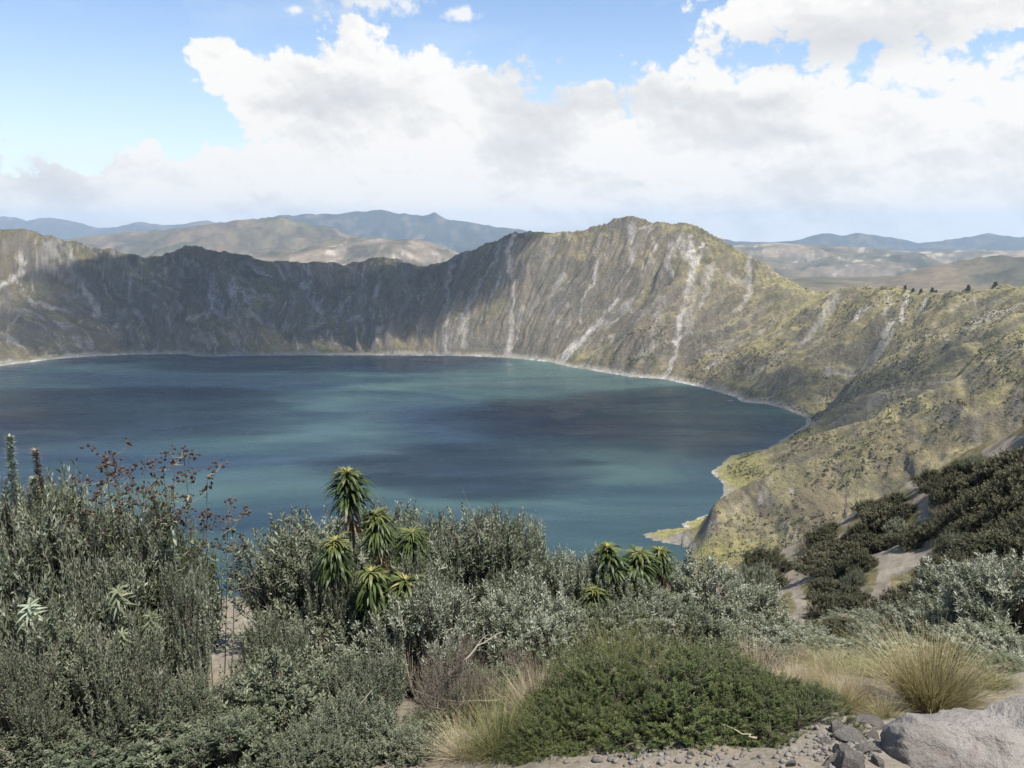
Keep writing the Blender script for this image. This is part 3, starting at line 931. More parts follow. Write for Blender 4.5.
class Geo:
    """collects leaves, strips and tubes into one mesh with per-vertex tint and along values"""
    def __init__(self):
        self.V, self.F3, self.F4, self.T, self.A, self.n = [], [], [], [], [], 0

    def add(self, V, F, T, A):
        F = np.asarray(F)
        (self.F4 if F.shape[1] == 4 else self.F3).append(F + self.n)
        self.V.append(V); self.T.append(T); self.A.append(A)
        self.n += len(V)

    def leaves(self, base, d, side, L, Wd, tint, fold=0.25, curl=0.0):
        """pointed leaves folded along the midrib: five vertices, two quads... base, left, right, middle, tip"""
        n = len(base)
        nrm = unit(np.cross(side, d))
        L = np.broadcast_to(L, n)[:, None]; Wd = np.broadcast_to(Wd, n)[:, None]
        mid = base + d * L * 0.5 - nrm * Wd * fold
        l = base + d * L * 0.45 + side * Wd * 0.5
        r = base + d * L * 0.45 - side * Wd * 0.5
        tip = base + d * L - nrm * L * curl
        V = np.stack([base, l, mid, r, tip], 1).reshape(-1, 3)
        i = np.arange(n)[:, None] * 5
        F = np.concatenate([i + [0, 2, 1], i + [1, 2, 4], i + [0, 3, 2], i + [2, 3, 4]], 0)
        self.add(V, F, np.repeat(tint, 5), np.tile([0, .45, .5, .45, 1.0], n))

    def strips(self, C, side, Wd, tint):
        """ribbons along centre lines C (n,k,3)"""
        n, kk, _ = C.shape
        V = np.stack([C + side * Wd[..., None] * 0.5, C - side * Wd[..., None] * 0.5], 2).reshape(-1, 3)
        i = np.arange(n)[:, None, None] * kk * 2 + np.arange(kk - 1)[None, :, None] * 2
        F = (i + np.array([0, 1, 3, 2])).reshape(-1, 4)
        self.add(V, F, np.repeat(tint, kk * 2), np.tile(np.repeat(np.linspace(0, 1, kk), 2), n))

    def tubes(self, C, R, sides=4, tint=None):
        """round stems along centre lines C (n,k,3) with radii R (n,k)"""
        n, kk, _ = C.shape
        tan = unit(np.gradient(C, axis=1))
        ref = np.where(np.abs(tan[..., 2:3]) > 0.9, np.array([1.0, 0, 0]), np.array([0, 0, 1.0]))
        u = unit(np.cross(tan, ref)); v = np.cross(tan, u)
        a = np.arange(sides) * 2 * math.pi / sides
        ring = u[:, :, None] * np.cos(a)[None, None, :, None] + v[:, :, None] * np.sin(a)[None, None, :, None]
        V = (C[:, :, None] + ring * R[:, :, None, None]).reshape(-1, 3)
        i = (np.arange(n)[:, None, None] * kk + np.arange(kk - 1)[None, :, None]) * sides
        j = np.arange(sides)[None, None, :]
        j2 = (j + 1) % sides
        F = np.stack([i + j, i + j2, i + sides + j2, i + sides + j], -1).reshape(-1, 4)
        t = np.zeros(n) if tint is None else tint
        self.add(V, F, np.repeat(t, kk * sides), np.tile(np.repeat(np.linspace(0, 1, kk), sides), n))

    def blobs(self, C, R, tint, rng):
        """small knobbly seed heads"""
        b = np.array([(0, 0, 1), (.9, 0, .2), (-.3, .85, .25), (-.3, -.85, .2), (.4, .5, -.7), (.4, -.5, -.7), (-.7, 0, -.6)], float)
        f = np.array([(0, 1, 2), (0, 2, 3), (0, 3, 1), (1, 4, 2), (1, 5, 4), (1, 3, 5), (2, 6, 3), (2, 4, 6), (3, 6, 5), (4, 5, 6)])
        n = len(C)
        V = (C[:, None] + b[None] * (np.broadcast_to(R, n))[:, None, None] * rng.uniform(0.6, 1.3, (n, 7, 1))).reshape(-1, 3)
        F = (np.arange(n)[:, None, None] * 7 + f).reshape(-1, 3)
        self.add(V, F, np.repeat(tint, 7), np.full(n * 7, 0.5))

    def mesh(self, name, smooth=True):
        fs = []
        if self.F4: fs.append(np.concatenate(self.F4))
        if self.F3: fs.append(np.concatenate(self.F3))
        return mesh(name, np.concatenate(self.V), fs, {'tint': np.concatenate(self.T), 'along': np.concatenate(self.A)}, smooth)


def curve(p0, p1, bend, kk, rng=None, wob=0.0):
    """centre lines from p0 to p1 (n,3) bowed by bend (n,3)"""
    t = np.linspace(0, 1, kk)[None, :, None]
    C = p0[:, None] * (1 - t) + p1[:, None] * t + bend[:, None] * (4 * t * (1 - t))
    if rng is not None and wob > 0:
        C[:, 1:-1] += rng.normal(size=C[:, 1:-1].shape) * wob
    return C


def leaf_mat(name, stops, transl=0.25, rough=0.6, along=None, spec=0.3, vary=0.22):
    m, k = material(name)
    a = k.node('ShaderNodeAttribute', attribute_name='tint')
    oi = k.node('ShaderNodeObjectInfo')
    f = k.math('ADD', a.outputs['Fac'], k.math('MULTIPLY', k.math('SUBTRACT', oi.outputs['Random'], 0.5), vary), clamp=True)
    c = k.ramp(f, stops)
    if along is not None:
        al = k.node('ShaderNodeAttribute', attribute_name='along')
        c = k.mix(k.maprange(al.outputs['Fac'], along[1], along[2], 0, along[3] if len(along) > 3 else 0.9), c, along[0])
    bs = k.node('ShaderNodeBsdfPrincipled')
    k.put(bs.inputs['Base Color'], c)
    bs.inputs['Roughness'].default_value = rough
    bs.inputs['Specular IOR Level'].default_value = spec
    if transl > 0:
        tr = k.node('ShaderNodeBsdfTranslucent')
        k.put(tr.inputs[0], c)
        mx = k.node('ShaderNodeMixShader')
        mx.inputs[0].default_value = transl
        k.l.new(bs.outputs[0], mx.inputs[1])
        k.l.new(tr.outputs[0], mx.inputs[2])
        k.l.new(mx.outputs[0], k.out.inputs[0])
    else:
        k.l.new(bs.outputs[0], k.out.inputs[0])
    return m


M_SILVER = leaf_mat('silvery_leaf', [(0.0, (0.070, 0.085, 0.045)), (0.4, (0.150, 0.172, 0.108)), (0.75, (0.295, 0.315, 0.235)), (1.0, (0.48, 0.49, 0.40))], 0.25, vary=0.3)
M_SAGE = leaf_mat('sage_leaf', [(0.0, (0.055, 0.070, 0.040)), (0.4, (0.110, 0.130, 0.078)), (0.75, (0.20, 0.220, 0.145)), (1.0, (0.34, 0.35, 0.26))], 0.25, vary=0.4)
M_GREEN = leaf_mat('green_leaf', [(0.0, (0.055, 0.070, 0.036)), (0.5, (0.125, 0.148, 0.078)), (0.85, (0.20, 0.22, 0.13)), (1.0, (0.30, 0.30, 0.20))], 0.3)
M_DARK = leaf_mat('dark_heath_leaf', [(0.0, (0.032, 0.035, 0.017)), (0.45, (0.062, 0.065, 0.032)), (0.8, (0.105, 0.102, 0.054)), (1.0, (0.17, 0.155, 0.09))], 0.15, vary=0.5)
M_MAT = leaf_mat('fresh_needle_leaf', [(0.0, (0.030, 0.044, 0.012)), (0.5, (0.068, 0.090, 0.024)), (0.9, (0.120, 0.142, 0.042)), (1.0, (0.20, 0.18, 0.07))], 0.25)
M_TWIG = leaf_mat('bark', [(0.0, (0.085, 0.068, 0.052)), (0.5, (0.17, 0.145, 0.115)), (1.0, (0.30, 0.265, 0.22))], 0.0, 0.9, spec=0.1)
M_DRY = leaf_mat('dead_leaf', [(0.0, (0.10, 0.062, 0.032)), (0.5, (0.20, 0.135, 0.075)), (1.0, (0.33, 0.25, 0.16))], 0.2, 0.8, spec=0.1)
M_SEED = leaf_mat('seed_head', [(0.0, (0.040, 0.031, 0.027)), (0.5, (0.080, 0.060, 0.049)), (0.85, (0.14, 0.105, 0.082)), (1.0, (0.28, 0.24, 0.20))], 0.1, 0.9, spec=0.05)
M_ROS = leaf_mat('strap_leaf', [(0.0, (0.032, 0.050, 0.015)), (0.5, (0.075, 0.102, 0.030)), (1.0, (0.155, 0.175, 0.062))], 0.3, 0.45)
M_YEL = leaf_mat('yellow_bract', [(0.0, (0.10, 0.13, 0.04)), (0.5, (0.20, 0.195, 0.075)), (0.8, (0.33, 0.28, 0.12)), (1.0, (0.48, 0.40, 0.10))], 0.3, 0.6)
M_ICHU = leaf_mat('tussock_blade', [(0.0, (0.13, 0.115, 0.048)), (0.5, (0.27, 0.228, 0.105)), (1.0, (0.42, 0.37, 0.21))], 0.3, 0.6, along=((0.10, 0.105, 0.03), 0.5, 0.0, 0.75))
M_GRASS = leaf_mat('green_grass_blade', [(0.0, (0.075, 0.095, 0.028)), (0.5, (0.15, 0.16, 0.055)), (1.0, (0.32, 0.28, 0.13))], 0.3, 0.6)
M_STRAW = leaf_mat('straw', [(0.0, (0.22, 0.17, 0.10)), (1.0, (0.52, 0.44, 0.30))], 0.2, 0.7)
M_WOOL = leaf_mat('woolly_leaf', [(0.0, (0.14, 0.18, 0.11)), (1.0, (0.30, 0.34, 0.24))], 0.2, 0.7)


def shrub_meshes(seed, name, width=1.25, n_lobes=16, twigs=520, per=26, ll=0.038, lw=0.012, twig_len=(0.10, 0.24), up=0.55, spread=0.9, lean=0.55, stems=9, squash=1.0,
                 tint_top=0.45, bare=0.08, leaf_up=0.75, low=0.34, bark=1.0, shell=0.25):
    """a shrub 1 m high: woody branches and a mass of leafy shoots on uneven lobes; returns branch and foliage meshes"""
    rng = np.random.default_rng(seed)
    # lobes that make the uneven outline
    a = rng.uniform(0, 2 * math.pi, n_lobes)
    q = np.sqrt(rng.uniform(0, 1, n_lobes))
    lx, ly = np.cos(a) * q * width * 0.40, np.sin(a) * q * width * 0.40
    lz = (low + (0.76 - low) * (1 - q ** 2)) * rng.uniform(0.72, 1.12, n_lobes) * squash
    lobes = np.stack([lx, ly, lz], -1)
    lr = rng.uniform(0.10, 0.21, n_lobes) * width ** 0.5 * (1.12 if shell > 0.5 else 1.0)
    wts = lr ** 2 / (lr ** 2).sum()
    which = rng.choice(n_lobes, twigs, p=wts)
    d = unit(rng.normal(size=(twigs, 3)) + np.array([0, 0, 0.35]))
    rad = rng.uniform(shell, 1.0, twigs) ** 0.6
    base = lobes[which] + d * (lr[which] * rad)[:, None] * np.array([1, 1, 0.9])
    out = unit(base * np.array([1, 1, 0.4]) + 1e-4)
    td = unit(d * 0.5 * spread + out * 0.35 + np.array([0, 0, up * 1.6]) + rng.normal(size=(twigs, 3)) * 0.28)
    tl = rng.uniform(*twig_len, twigs)
    base[:, 2] = np.maximum(base[:, 2], 0.06)
    tip = base + td * tl[:, None]
    hi = tip[:, 2].max()
    g = Geo()
    # main stems to lobes
    n_st = n_lobes
    p0 = np.stack([rng.normal(size=n_st) * 0.06, rng.normal(size=n_st) * 0.06, np.full(n_st, -0.12)], -1)
    bend = np.stack([lobes[:, 0] * 0.12, lobes[:, 1] * 0.12, -0.05 * np.ones(n_st)], -1) + rng.normal(size=(n_st, 3)) * 0.03
    C = curve(p0, lobes, bend, 7, rng, 0.008)
    g.tubes(C, np.linspace(0.017, 0.006, 7)[None] * rng.uniform(0.7, 1.3, (n_st, 1)), 5, rng.uniform(0, 1, n_st))
    # laterals: from a point on the lobe's stem to each shoot's foot
    f = rng.integers(3, 7, twigs)
    q0 = C[which, f]
    Cl = curve(q0, base, rng.normal(size=(twigs, 3)) * 0.015, 4)
    g.tubes(Cl, bark * np.linspace(0.0052, 0.0028, 4)[None].repeat(twigs, 0), 3, rng.uniform(0.1, 1, twigs))
    Ct = curve(base, tip, rng.normal(size=(twigs, 3)) * 0.01, 4)
    g.tubes(Ct, bark * np.linspace(0.0028, 0.0012, 4)[None].repeat(twigs, 0), 3, rng.uniform(0.2, 1, twigs))
    V = np.concatenate(g.V)
    bm_ = g
    # leaves round each shoot
    lf = Geo()
    keep = rng.uniform(0, 1, twigs) > bare
    kb, kd, kl = base[keep], td[keep], tl[keep]
    m = len(kb)
    fr = (np.arange(per)[None] + rng.uniform(0, 0.9, (m, per))) / per
    pos = kb[:, None] + kd[:, None] * (kl[:, None] * fr)[..., None]
    ph = np.arange(per)[None] * 2.4 + rng.uniform(0, 6.28, (m, 1))
    u = perp(kd, rng); v = np.cross(kd, u)
    ra = u[:, None] * np.cos(ph)[..., None] + v[:, None] * np.sin(ph)[..., None]
    ld = unit(ra + kd[:, None] * leaf_up * (0.6 + fr[..., None]) + rng.normal(size=ra.shape) * 0.22)
    sd = unit(np.cross(ld, kd[:, None] + rng.normal(size=ra.shape) * 0.35))
    twt = rng.uniform(0.0, 0.6, m)
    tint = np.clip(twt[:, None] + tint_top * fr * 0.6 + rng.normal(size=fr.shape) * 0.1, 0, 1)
    sc = (1.15 - 0.55 * fr) * rng.uniform(0.7, 1.25, fr.shape)
    lf.leaves(pos.reshape(-1, 3), ld.reshape(-1, 3), sd.reshape(-1, 3), (ll * sc).ravel(), (lw * sc).ravel(), tint.ravel(), 0.25, 0.06)
    k_ = 1.0 / hi
    for gg in (bm_, lf):
        gg.V = [vv * k_ for vv in gg.V]
    return bm_.mesh(name + '_branches'), lf.mesh(name + '_foliage')


def add_shrub(name, cat, label, group, meshes, fmat, bmat=None):
    t = thing(name, label, cat, group)
    obj('branches', meshes[0], bmat or M_TWIG, t)
    obj('foliage', meshes[1], fmat, t)
    return t


PROTO = {}
def protos(key, name, cat, fmat, meshes_list, bmat=None):
    PROTO[key] = [dict(name=name, cat=cat, fmat=fmat, m=m, bmat=bmat, used=None) for m in meshes_list]


def place(key, i, px, depth, top, wpx, label, group, sink=0.05, rot=None, tilt=0.0, base_z=None):
    """stand a plant on the ground at forward distance depth under picture column px, tall enough to reach row top, wpx wide"""
    pr = PROTO[key][i % len(PROTO[key])]
    if pr['used'] is None:
        o = pr['used'] = add_shrub(pr['name'], pr['cat'], label, group, pr['m'], pr['fmat'], pr['bmat'])
    else:
        o = dup(pr['used'], label, group)
    q = P(px, top, depth)
    gz = ground_z(q[0], q[1]) if base_z is None else base_z
    h = max(0.12, q[2] - gz + sink)
    dist = math.sqrt(q[0] ** 2 + q[1] ** 2 + (EYE - gz - h / 2) ** 2)
    wm = wpx / FPX * dist
    o.location = (q[0], q[1], gz - sink)
    s_w = wm / pr.get('w', 1.45)
    o.scale = (s_w, s_w, h)
    o.rotation_euler = (tilt, 0, (px * 1.7 + depth * 3.1 + i * 2.1) if rot is None else rot)
    return o


protos('silver', 'silver_shrub', 'shrub', M_SILVER, [
    shrub_meshes(1, 'silver_shrub', twigs=900, per=17, ll=0.050, lw=0.016, n_lobes=15, twig_len=(0.07, 0.17), shell=0.6),
    shrub_meshes(2, 'silver_shrub', twigs=950, per=16, n_lobes=18, ll=0.048, lw=0.016, twig_len=(0.07, 0.16), shell=0.6),
    shrub_meshes(3, 'silver_shrub', twigs=850, per=18, ll=0.052, lw=0.016, n_lobes=12, up=0.7, twig_len=(0.08, 0.19), shell=0.55)])
protos('sage', 'sage_shrub', 'shrub', M_SAGE, [
    shrub_meshes(6, 'sage_shrub', twigs=520, per=18, ll=0.052, lw=0.017, n_lobes=16, shell=0.5, twig_len=(0.14, 0.36), up=1.1, spread=0.7, leaf_up=0.9),
    shrub_meshes(7, 'sage_shrub', twigs=560, per=18, ll=0.046, lw=0.015, n_lobes=18, shell=0.5, twig_len=(0.12, 0.34), up=1.2, spread=0.7, leaf_up=1.0),
    shrub_meshes(8, 'sage_shrub', twigs=420, per=16, ll=0.062, lw=0.024, n_lobes=14, shell=0.5, twig_len=(0.12, 0.30), up=0.9, leaf_up=0.7)])
protos('green', 'leafy_shrub', 'shrub', M_GREEN, [
    shrub_meshes(11, 'leafy_shrub', twigs=430, per=15, ll=0.062, lw=0.024, up=0.7, leaf_up=0.5, n_lobes=14),
    shrub_meshes(12, 'leafy_shrub', twigs=470, per=14, ll=0.055, lw=0.022, up=0.8, leaf_up=0.5, n_lobes=17)])
protos('heath', 'heath_bush', 'bush', M_DARK, [
    shrub_meshes(21, 'heath_bush', twigs=620, per=15, ll=0.066, lw=0.028, twig_len=(0.08, 0.2), width=1.5, squash=0.85, n_lobes=30, low=0.12),
    shrub_meshes(22, 'heath_bush', twigs=620, per=15, ll=0.066, lw=0.028, twig_len=(0.08, 0.2), width=1.4, n_lobes=26, low=0.12),
    shrub_meshes(23, 'heath_bush', twigs=620, per=15, ll=0.066, lw=0.028, twig_len=(0.08, 0.22), width=1.5, squash=0.9, n_lobes=24, low=0.12)])
protos('mat', 'needle_shrub', 'shrub', M_MAT, [
    shrub_meshes(31, 'needle_shrub', twigs=1500, per=26, ll=0.028, lw=0.0085, twig_len=(0.06, 0.17), width=1.6, squash=0.9, n_lobes=24, leaf_up=0.7, up=0.6, low=0.2, bark=0.5),
    shrub_meshes(32, 'needle_shrub', twigs=1500, per=26, ll=0.028, lw=0.0085, twig_len=(0.06, 0.17), width=1.5, squash=0.9, n_lobes=22, leaf_up=0.7, up=0.6, low=0.2, bark=0.5)])
protos('brown', 'dry_shrub', 'shrub', M_DRY, [
    shrub_meshes(41, 'dry_shrub', twigs=520, per=5, ll=0.024, lw=0.008, up=0.9, bare=0.25, n_lobes=14, twig_len=(0.15, 0.32)),
    shrub_meshes(42, 'dry_shrub', twigs=560, per=4, ll=0.022, lw=0.008, up=1.0, bare=0.3, n_lobes=12, twig_len=(0.15, 0.34))])

# ---- silvery shrubs: px, depth, top row, width px, label
G_SIL = 'silvery shrubs along the brink of the slope'
for i, (px, dp, top, wpx, lab) in enumerate((
        (310, 9.2, 518, 165, 'big silvery shrub beside the sandy gap, rounded and dense'),
        (378, 9.8, 512, 130, 'silvery shrub behind the tall drooping strap-leaved plant'),
        (466, 8.8, 516, 165, 'broad pale silvery shrub with a bare reddish twig rising from its top'),
        (432, 8.9, 519, 100, 'silvery shrub joining the broad pale one to the strap-leaved plants'),
        (502, 9.0, 514, 95, 'silvery shrub behind the bare reddish twig'),
        (528, 9.3, 520, 92, 'squarish silvery shrub whose crown ends abruptly above the lake'),
        (580, 9.4, 552, 100, 'low silvery shrub in the dip before the three strap-leaved plants'),
        (676, 10.2, 562, 130, 'silvery shrub right behind the three strap-leaved plants'),
        (735, 11.0, 583, 115, 'silvery shrub where the scree slope meets the shrubs'),
        (16, 7.0, 478, 110, 'tall silvery shrub cut by the picture edge under a woolly spike'),
        (-40, 7.2, 510, 120, 'silvery shrub mostly out of the picture behind the woolly spike'),
        (100, 7.6, 500, 140, 'greyish shrub among green leaves under the brown seed heads'),
        (268, 7.0, 612, 95, 'silvery shrub sloping down from the sandy gap'),
        (350, 7.5, 610, 130, 'silvery shrub at the foot of the tall strap-leaved plant'),
        (428, 7.2, 585, 120, 'silvery shrub in front of the broad pale one, full of shade'),
        (530, 7.8, 592, 120, 'silvery shrub over dark undergrowth beside the dry brown twigs'),
        (600, 8.2, 610, 120, 'silvery shrub just above the bright green grass blades'),
        (20, 6.0, 655, 150, 'thin silvery shrub with soil glinting through, in the lower corner'),
        (105, 5.9, 668, 140, 'silvery shrub below the leafy shoot, flecked with pale soil'),
        (186, 5.7, 682, 140, 'upright silvery shrub just below the sandy gap'),
        (280, 6.0, 648, 160, 'wide silvery shrub with pale upright shoots'),
        (365, 6.1, 655, 120, 'silvery shrub with a long bent pale branch'),
        (55, 5.2, 712, 170, 'low silvery shrub along the bottom edge in the corner'),
        (160, 5.2, 722, 150, 'low silvery shrub along the bottom edge with dark stems'),
        (345, 5.3, 702, 130, 'low silvery shrub near the bottom edge with spreading twigs'),
        (455, 5.9, 690, 90, 'small silvery shrub in the dark hollow of dead stems'),
        (690, 8.8, 612, 110, 'silvery shrub above the bright green needle shrub'),
        (752, 9.6, 628, 90, 'greyish silvery shrub mixed with orange flowers'),
        (985, 10.6, 574, 120, 'big silvery shrub on the slope above the large tussock'),
        (1030, 9.4, 560, 120, 'silvery shrub cut by the picture edge above the large tussock'),
        (940, 10.0, 612, 105, 'silvery shrub just behind the large golden tussock'),
        (758, 27, 571, 42, 'lone pale silvery bush on the bare scree'),
        (880, 11.5, 640, 80, 'low grey shrub behind the boulder and the large tussock'),
        (835, 11.0, 655, 85, 'low grey shrub behind the small tussock'),
        (648, 8.8, 590, 100, 'silvery shrub hiding the stems of the three strap-leaved plants'),
        (415, 7.7, 556, 90, 'silvery shrub between the low strap-leaved plants and the broad pale shrub'),
        (328, 7.7, 560, 70, 'silvery shrub closing round the stems of the tallest strap-leaved plant'),
        (30, 6.5, 474, 130, 'tall silvery shrub wrapped round the woolly spike and the reddish one'),
        (138, 6.5, 512, 115, 'round silvery shrub beneath the dense clump of seed heads'),
        (85, 6.2, 545, 120, 'silvery shrub behind the star-leaved plant, reaching up to the green leaves'),
        (180, 6.3, 560, 55, 'narrow silvery shrub on the lake side under the leaning seed stalk'),
        (42, 5.55, 604, 130, 'silvery shrub wrapped round the star-leaved plant'),
        (105, 5.45, 628, 120, 'silvery shrub at the foot of the leafy shoot'),
        (10, 5.2, 632, 110, 'silvery shrub in the picture edge below the star-leaved plant'),
        (225, 5.0, 728, 130, 'low silvery shrub on the bottom edge beside the glossy green one'),
        (310, 4.9, 738, 120, 'lowest silvery shrub on the bottom edge under the bent branch'),
        (400, 5.1, 728, 100, 'silvery shrub on the bottom edge before the dark hollow'),
        (90, 4.9, 742, 140, 'silvery shrub on the bottom edge, half out of the picture'),
        (790, 13.5, 632, 70, 'low silvery shrub at the foot of the scree gully'),
        (868, 14.5, 632, 75, 'low silvery shrub in the hollow behind the large tussock'),
        (1000, 8.0, 640, 90, 'silvery shrub low beside the large tussock and the picture edge'),
        (905, 8.8, 650, 80, 'silvery shrub leaning behind the large tussock'))):
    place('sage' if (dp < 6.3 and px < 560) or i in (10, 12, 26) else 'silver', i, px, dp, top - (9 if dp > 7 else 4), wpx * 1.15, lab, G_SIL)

# ---- green leafy shrubs
G_GRN = 'green leafy shrubs among the silvery ones'
for i, (px, dp, top, wpx, lab) in enumerate((
        (62, 6.9, 466, 120, 'green leafy shrub beside the woolly spike'),
        (122, 6.7, 472, 120, 'green leafy shrub under the highest brown seed heads'),
        (168, 6.9, 478, 80, 'green leafy shrub at the lake side of the brown seed heads'),
        (142, 6.4, 560, 100, 'shaded green shrub below the seed head stalks'),
        (88, 6.3, 560, 100, 'shaded green shrub beside the star-leaved plant'),
        (255, 5.4, 706, 120, 'dark glossy green shrub low at the bottom edge'),
        (375, 8.3, 600, 75, 'bright green shrub beneath the drooping strap leaves'),
        (630, 9.3, 600, 90, 'green shrub at the feet of the three strap-leaved plants'),
        (490, 6.6, 660, 70, 'small green shrub in the hollow beside the dead stems'),
        (410, 5.4, 716, 90, 'small dark green shrub at the bottom edge by the tawny grass'),
        (992, 8.6, 628, 85, 'dark green shrub beside the large golden tussock'),
        (1015, 7.0, 672, 70, 'blue-green shrub above the boulder at the picture edge'))):
    place('green', i, px, dp, top, wpx * 1.15, lab, G_GRN)

# ---- dry twiggy shrubs
G_DRY = 'dry brown shrubs with bare twigs'
for i, (px, dp, top, wpx, lab) in enumerate((
        (452, 6.6, 628, 90, 'dead brown shrub in the dark hollow below the silvery shrubs'),
        (520, 7.0, 640, 90, 'dry brown twigs above the tawny grass'),
        (755, 9.0, 640, 90, 'dry grey-brown stalks between the needle shrub and the scree'),
        (800, 9.5, 652, 70, 'dry stalky shrub above the small tussock'),
        (706, 9.6, 622, 80, 'dry grey twigs behind the needle shrub'),
        (870, 8.2, 668, 70, 'dry grey shrub between the two tussocks'),
        (850, 9.0, 662, 70, 'dry grey shrub behind the medium tussock'),
        (822, 10.5, 655, 70, 'dry shrub at the edge of the hollow below the scree'),
        (895, 7.4, 680, 60, 'dry brown shrub tucked behind the boulder'),
        (445, 5.75, 648, 105, 'large dead brown shrub hanging in the dark hollow'),
        (498, 5.9, 664, 95, 'dead reddish-brown shrub behind the tawny grass'),
        (770, 11.5, 636, 80, 'dry brown shrub with orange tinge below the scree'),
        (1005, 6.6, 690, 60, 'dry pinkish twigs beside the boulder'),
        (575, 8.0, 628, 60, 'dry brown twigs among the green grass blades'))):
    place('brown', i, px, dp, top, wpx * 1.1, lab, G_DRY)

# ---- needle shrubs, bright green mounds in front
G_MAT = 'bright green needle shrubs beside the gravel'
for i, (px, dp, top, wpx, lab) in enumerate((
        (562, 5.2, 692, 95, 'needle shrub with dry grass leaning on it'),
        (600, 5.4, 668, 135, 'needle shrub under the long green grass blades'),
        (662, 5.45, 650, 170, 'tallest needle shrub, bright green and rounded'),
        (735, 5.3, 672, 145, 'needle shrub with a grey dead stick at its foot'),
        (788, 5.1, 692, 100, 'needle shrub beside the small tussock and loose stones'),
        (685, 5.0, 708, 130, 'low needle shrub above the gravel'),
        (545, 4.95, 730, 70, 'low needle shrub in shade at the bottom edge'))):
    place('mat', i, px, dp, top, wpx * 1.15, lab, G_MAT)

# ---- dark bushes on the scree slope across the hollow
G_HEA = 'dark heath bushes on the pale scree slope'
rngp = np.random.default_rng(77)
CREST = np.array([(745, 568), (770, 560), (800, 549), (830, 531), (860, 515), (900, 496), (940, 479), (980, 461), (1024, 436), (1060, 417)], float)
LOWER = np.array([(745, 600), (800, 645), (900, 650), (960, 610), (1060, 570)], float)

def ground_hit(px, py, d0=10.0):
    """walk out along that sight line until it meets the near ground"""
    for dp in np.concatenate([np.arange(3.0, 14, 0.1), np.arange(14, 60, 0.3)]):
        q = P(px, py, dp)
        if q[2] <= ground_z(q[0], q[1]): return q
    return None


rngp = np.random.default_rng(77)
spots = []
for _ in range(5000):
    px = rngp.uniform(748, 1056)
    yc, yl = np.interp(px, CREST[:, 0], CREST[:, 1]), np.interp(px, LOWER[:, 0], LOWER[:, 1])
    f = rngp.uniform(0, 1)
    py = yc + 1 + (yl - yc - 1) * f
    wpx = (20 + 26 * f + 10 * (px - 750) / 300) * rngp.uniform(0.75, 1.3)
    if any(np.hypot(*(q - (px, py - wpx * .2)).T).min() < 6 + wpx * 0.44 for q in PALE): continue
    if any(math.hypot(px - a_, (py - b_) * 1.5) < (wpx + c_) * 0.31 for a_, b_, c_ in spots): continue
    spots.append((px, py, wpx))
    if len(spots) >= 210: break
hb = 0
for px, py, wpx in sorted(spots, key=lambda q: q[1]):
    q = ground_hit(px, py)
    if q is None or q[1] > 58: continue
    mixk = 'sage' if hb % 13 == 3 else ('brown' if hb % 17 == 5 else 'heath')
    pr = PROTO[mixk][hb % len(PROTO[mixk])]
    lab = {'heath': 'dark olive bush among its lookalikes on the pale scree slope', 'sage': 'greyish bush scattered among the dark ones on the scree slope',
           'brown': 'dry brown bush scattered among the dark ones on the scree slope'}[mixk]
    if pr['used'] is None:
        o = pr['used'] = add_shrub(pr['name'], pr['cat'], lab, G_HEA, pr['m'], pr['fmat'], pr['bmat'])
    else:
        o = dup(pr['used'], lab, {'heath': G_HEA, 'sage': 'greyish bushes on the scree slope', 'brown': 'dry bushes on the scree slope'}[mixk])
    wm = wpx / FPX * np.linalg.norm(q - (0, 0, EYE))
    o.location = (q[0], q[1], q[2] - 0.12)
    o.scale = (wm / 1.12, wm / 1.12, wm * rngp.uniform(0.62, 0.9))
    o.rotation_euler = (0, 0, rngp.uniform(0, 6.28))
    hb += 1


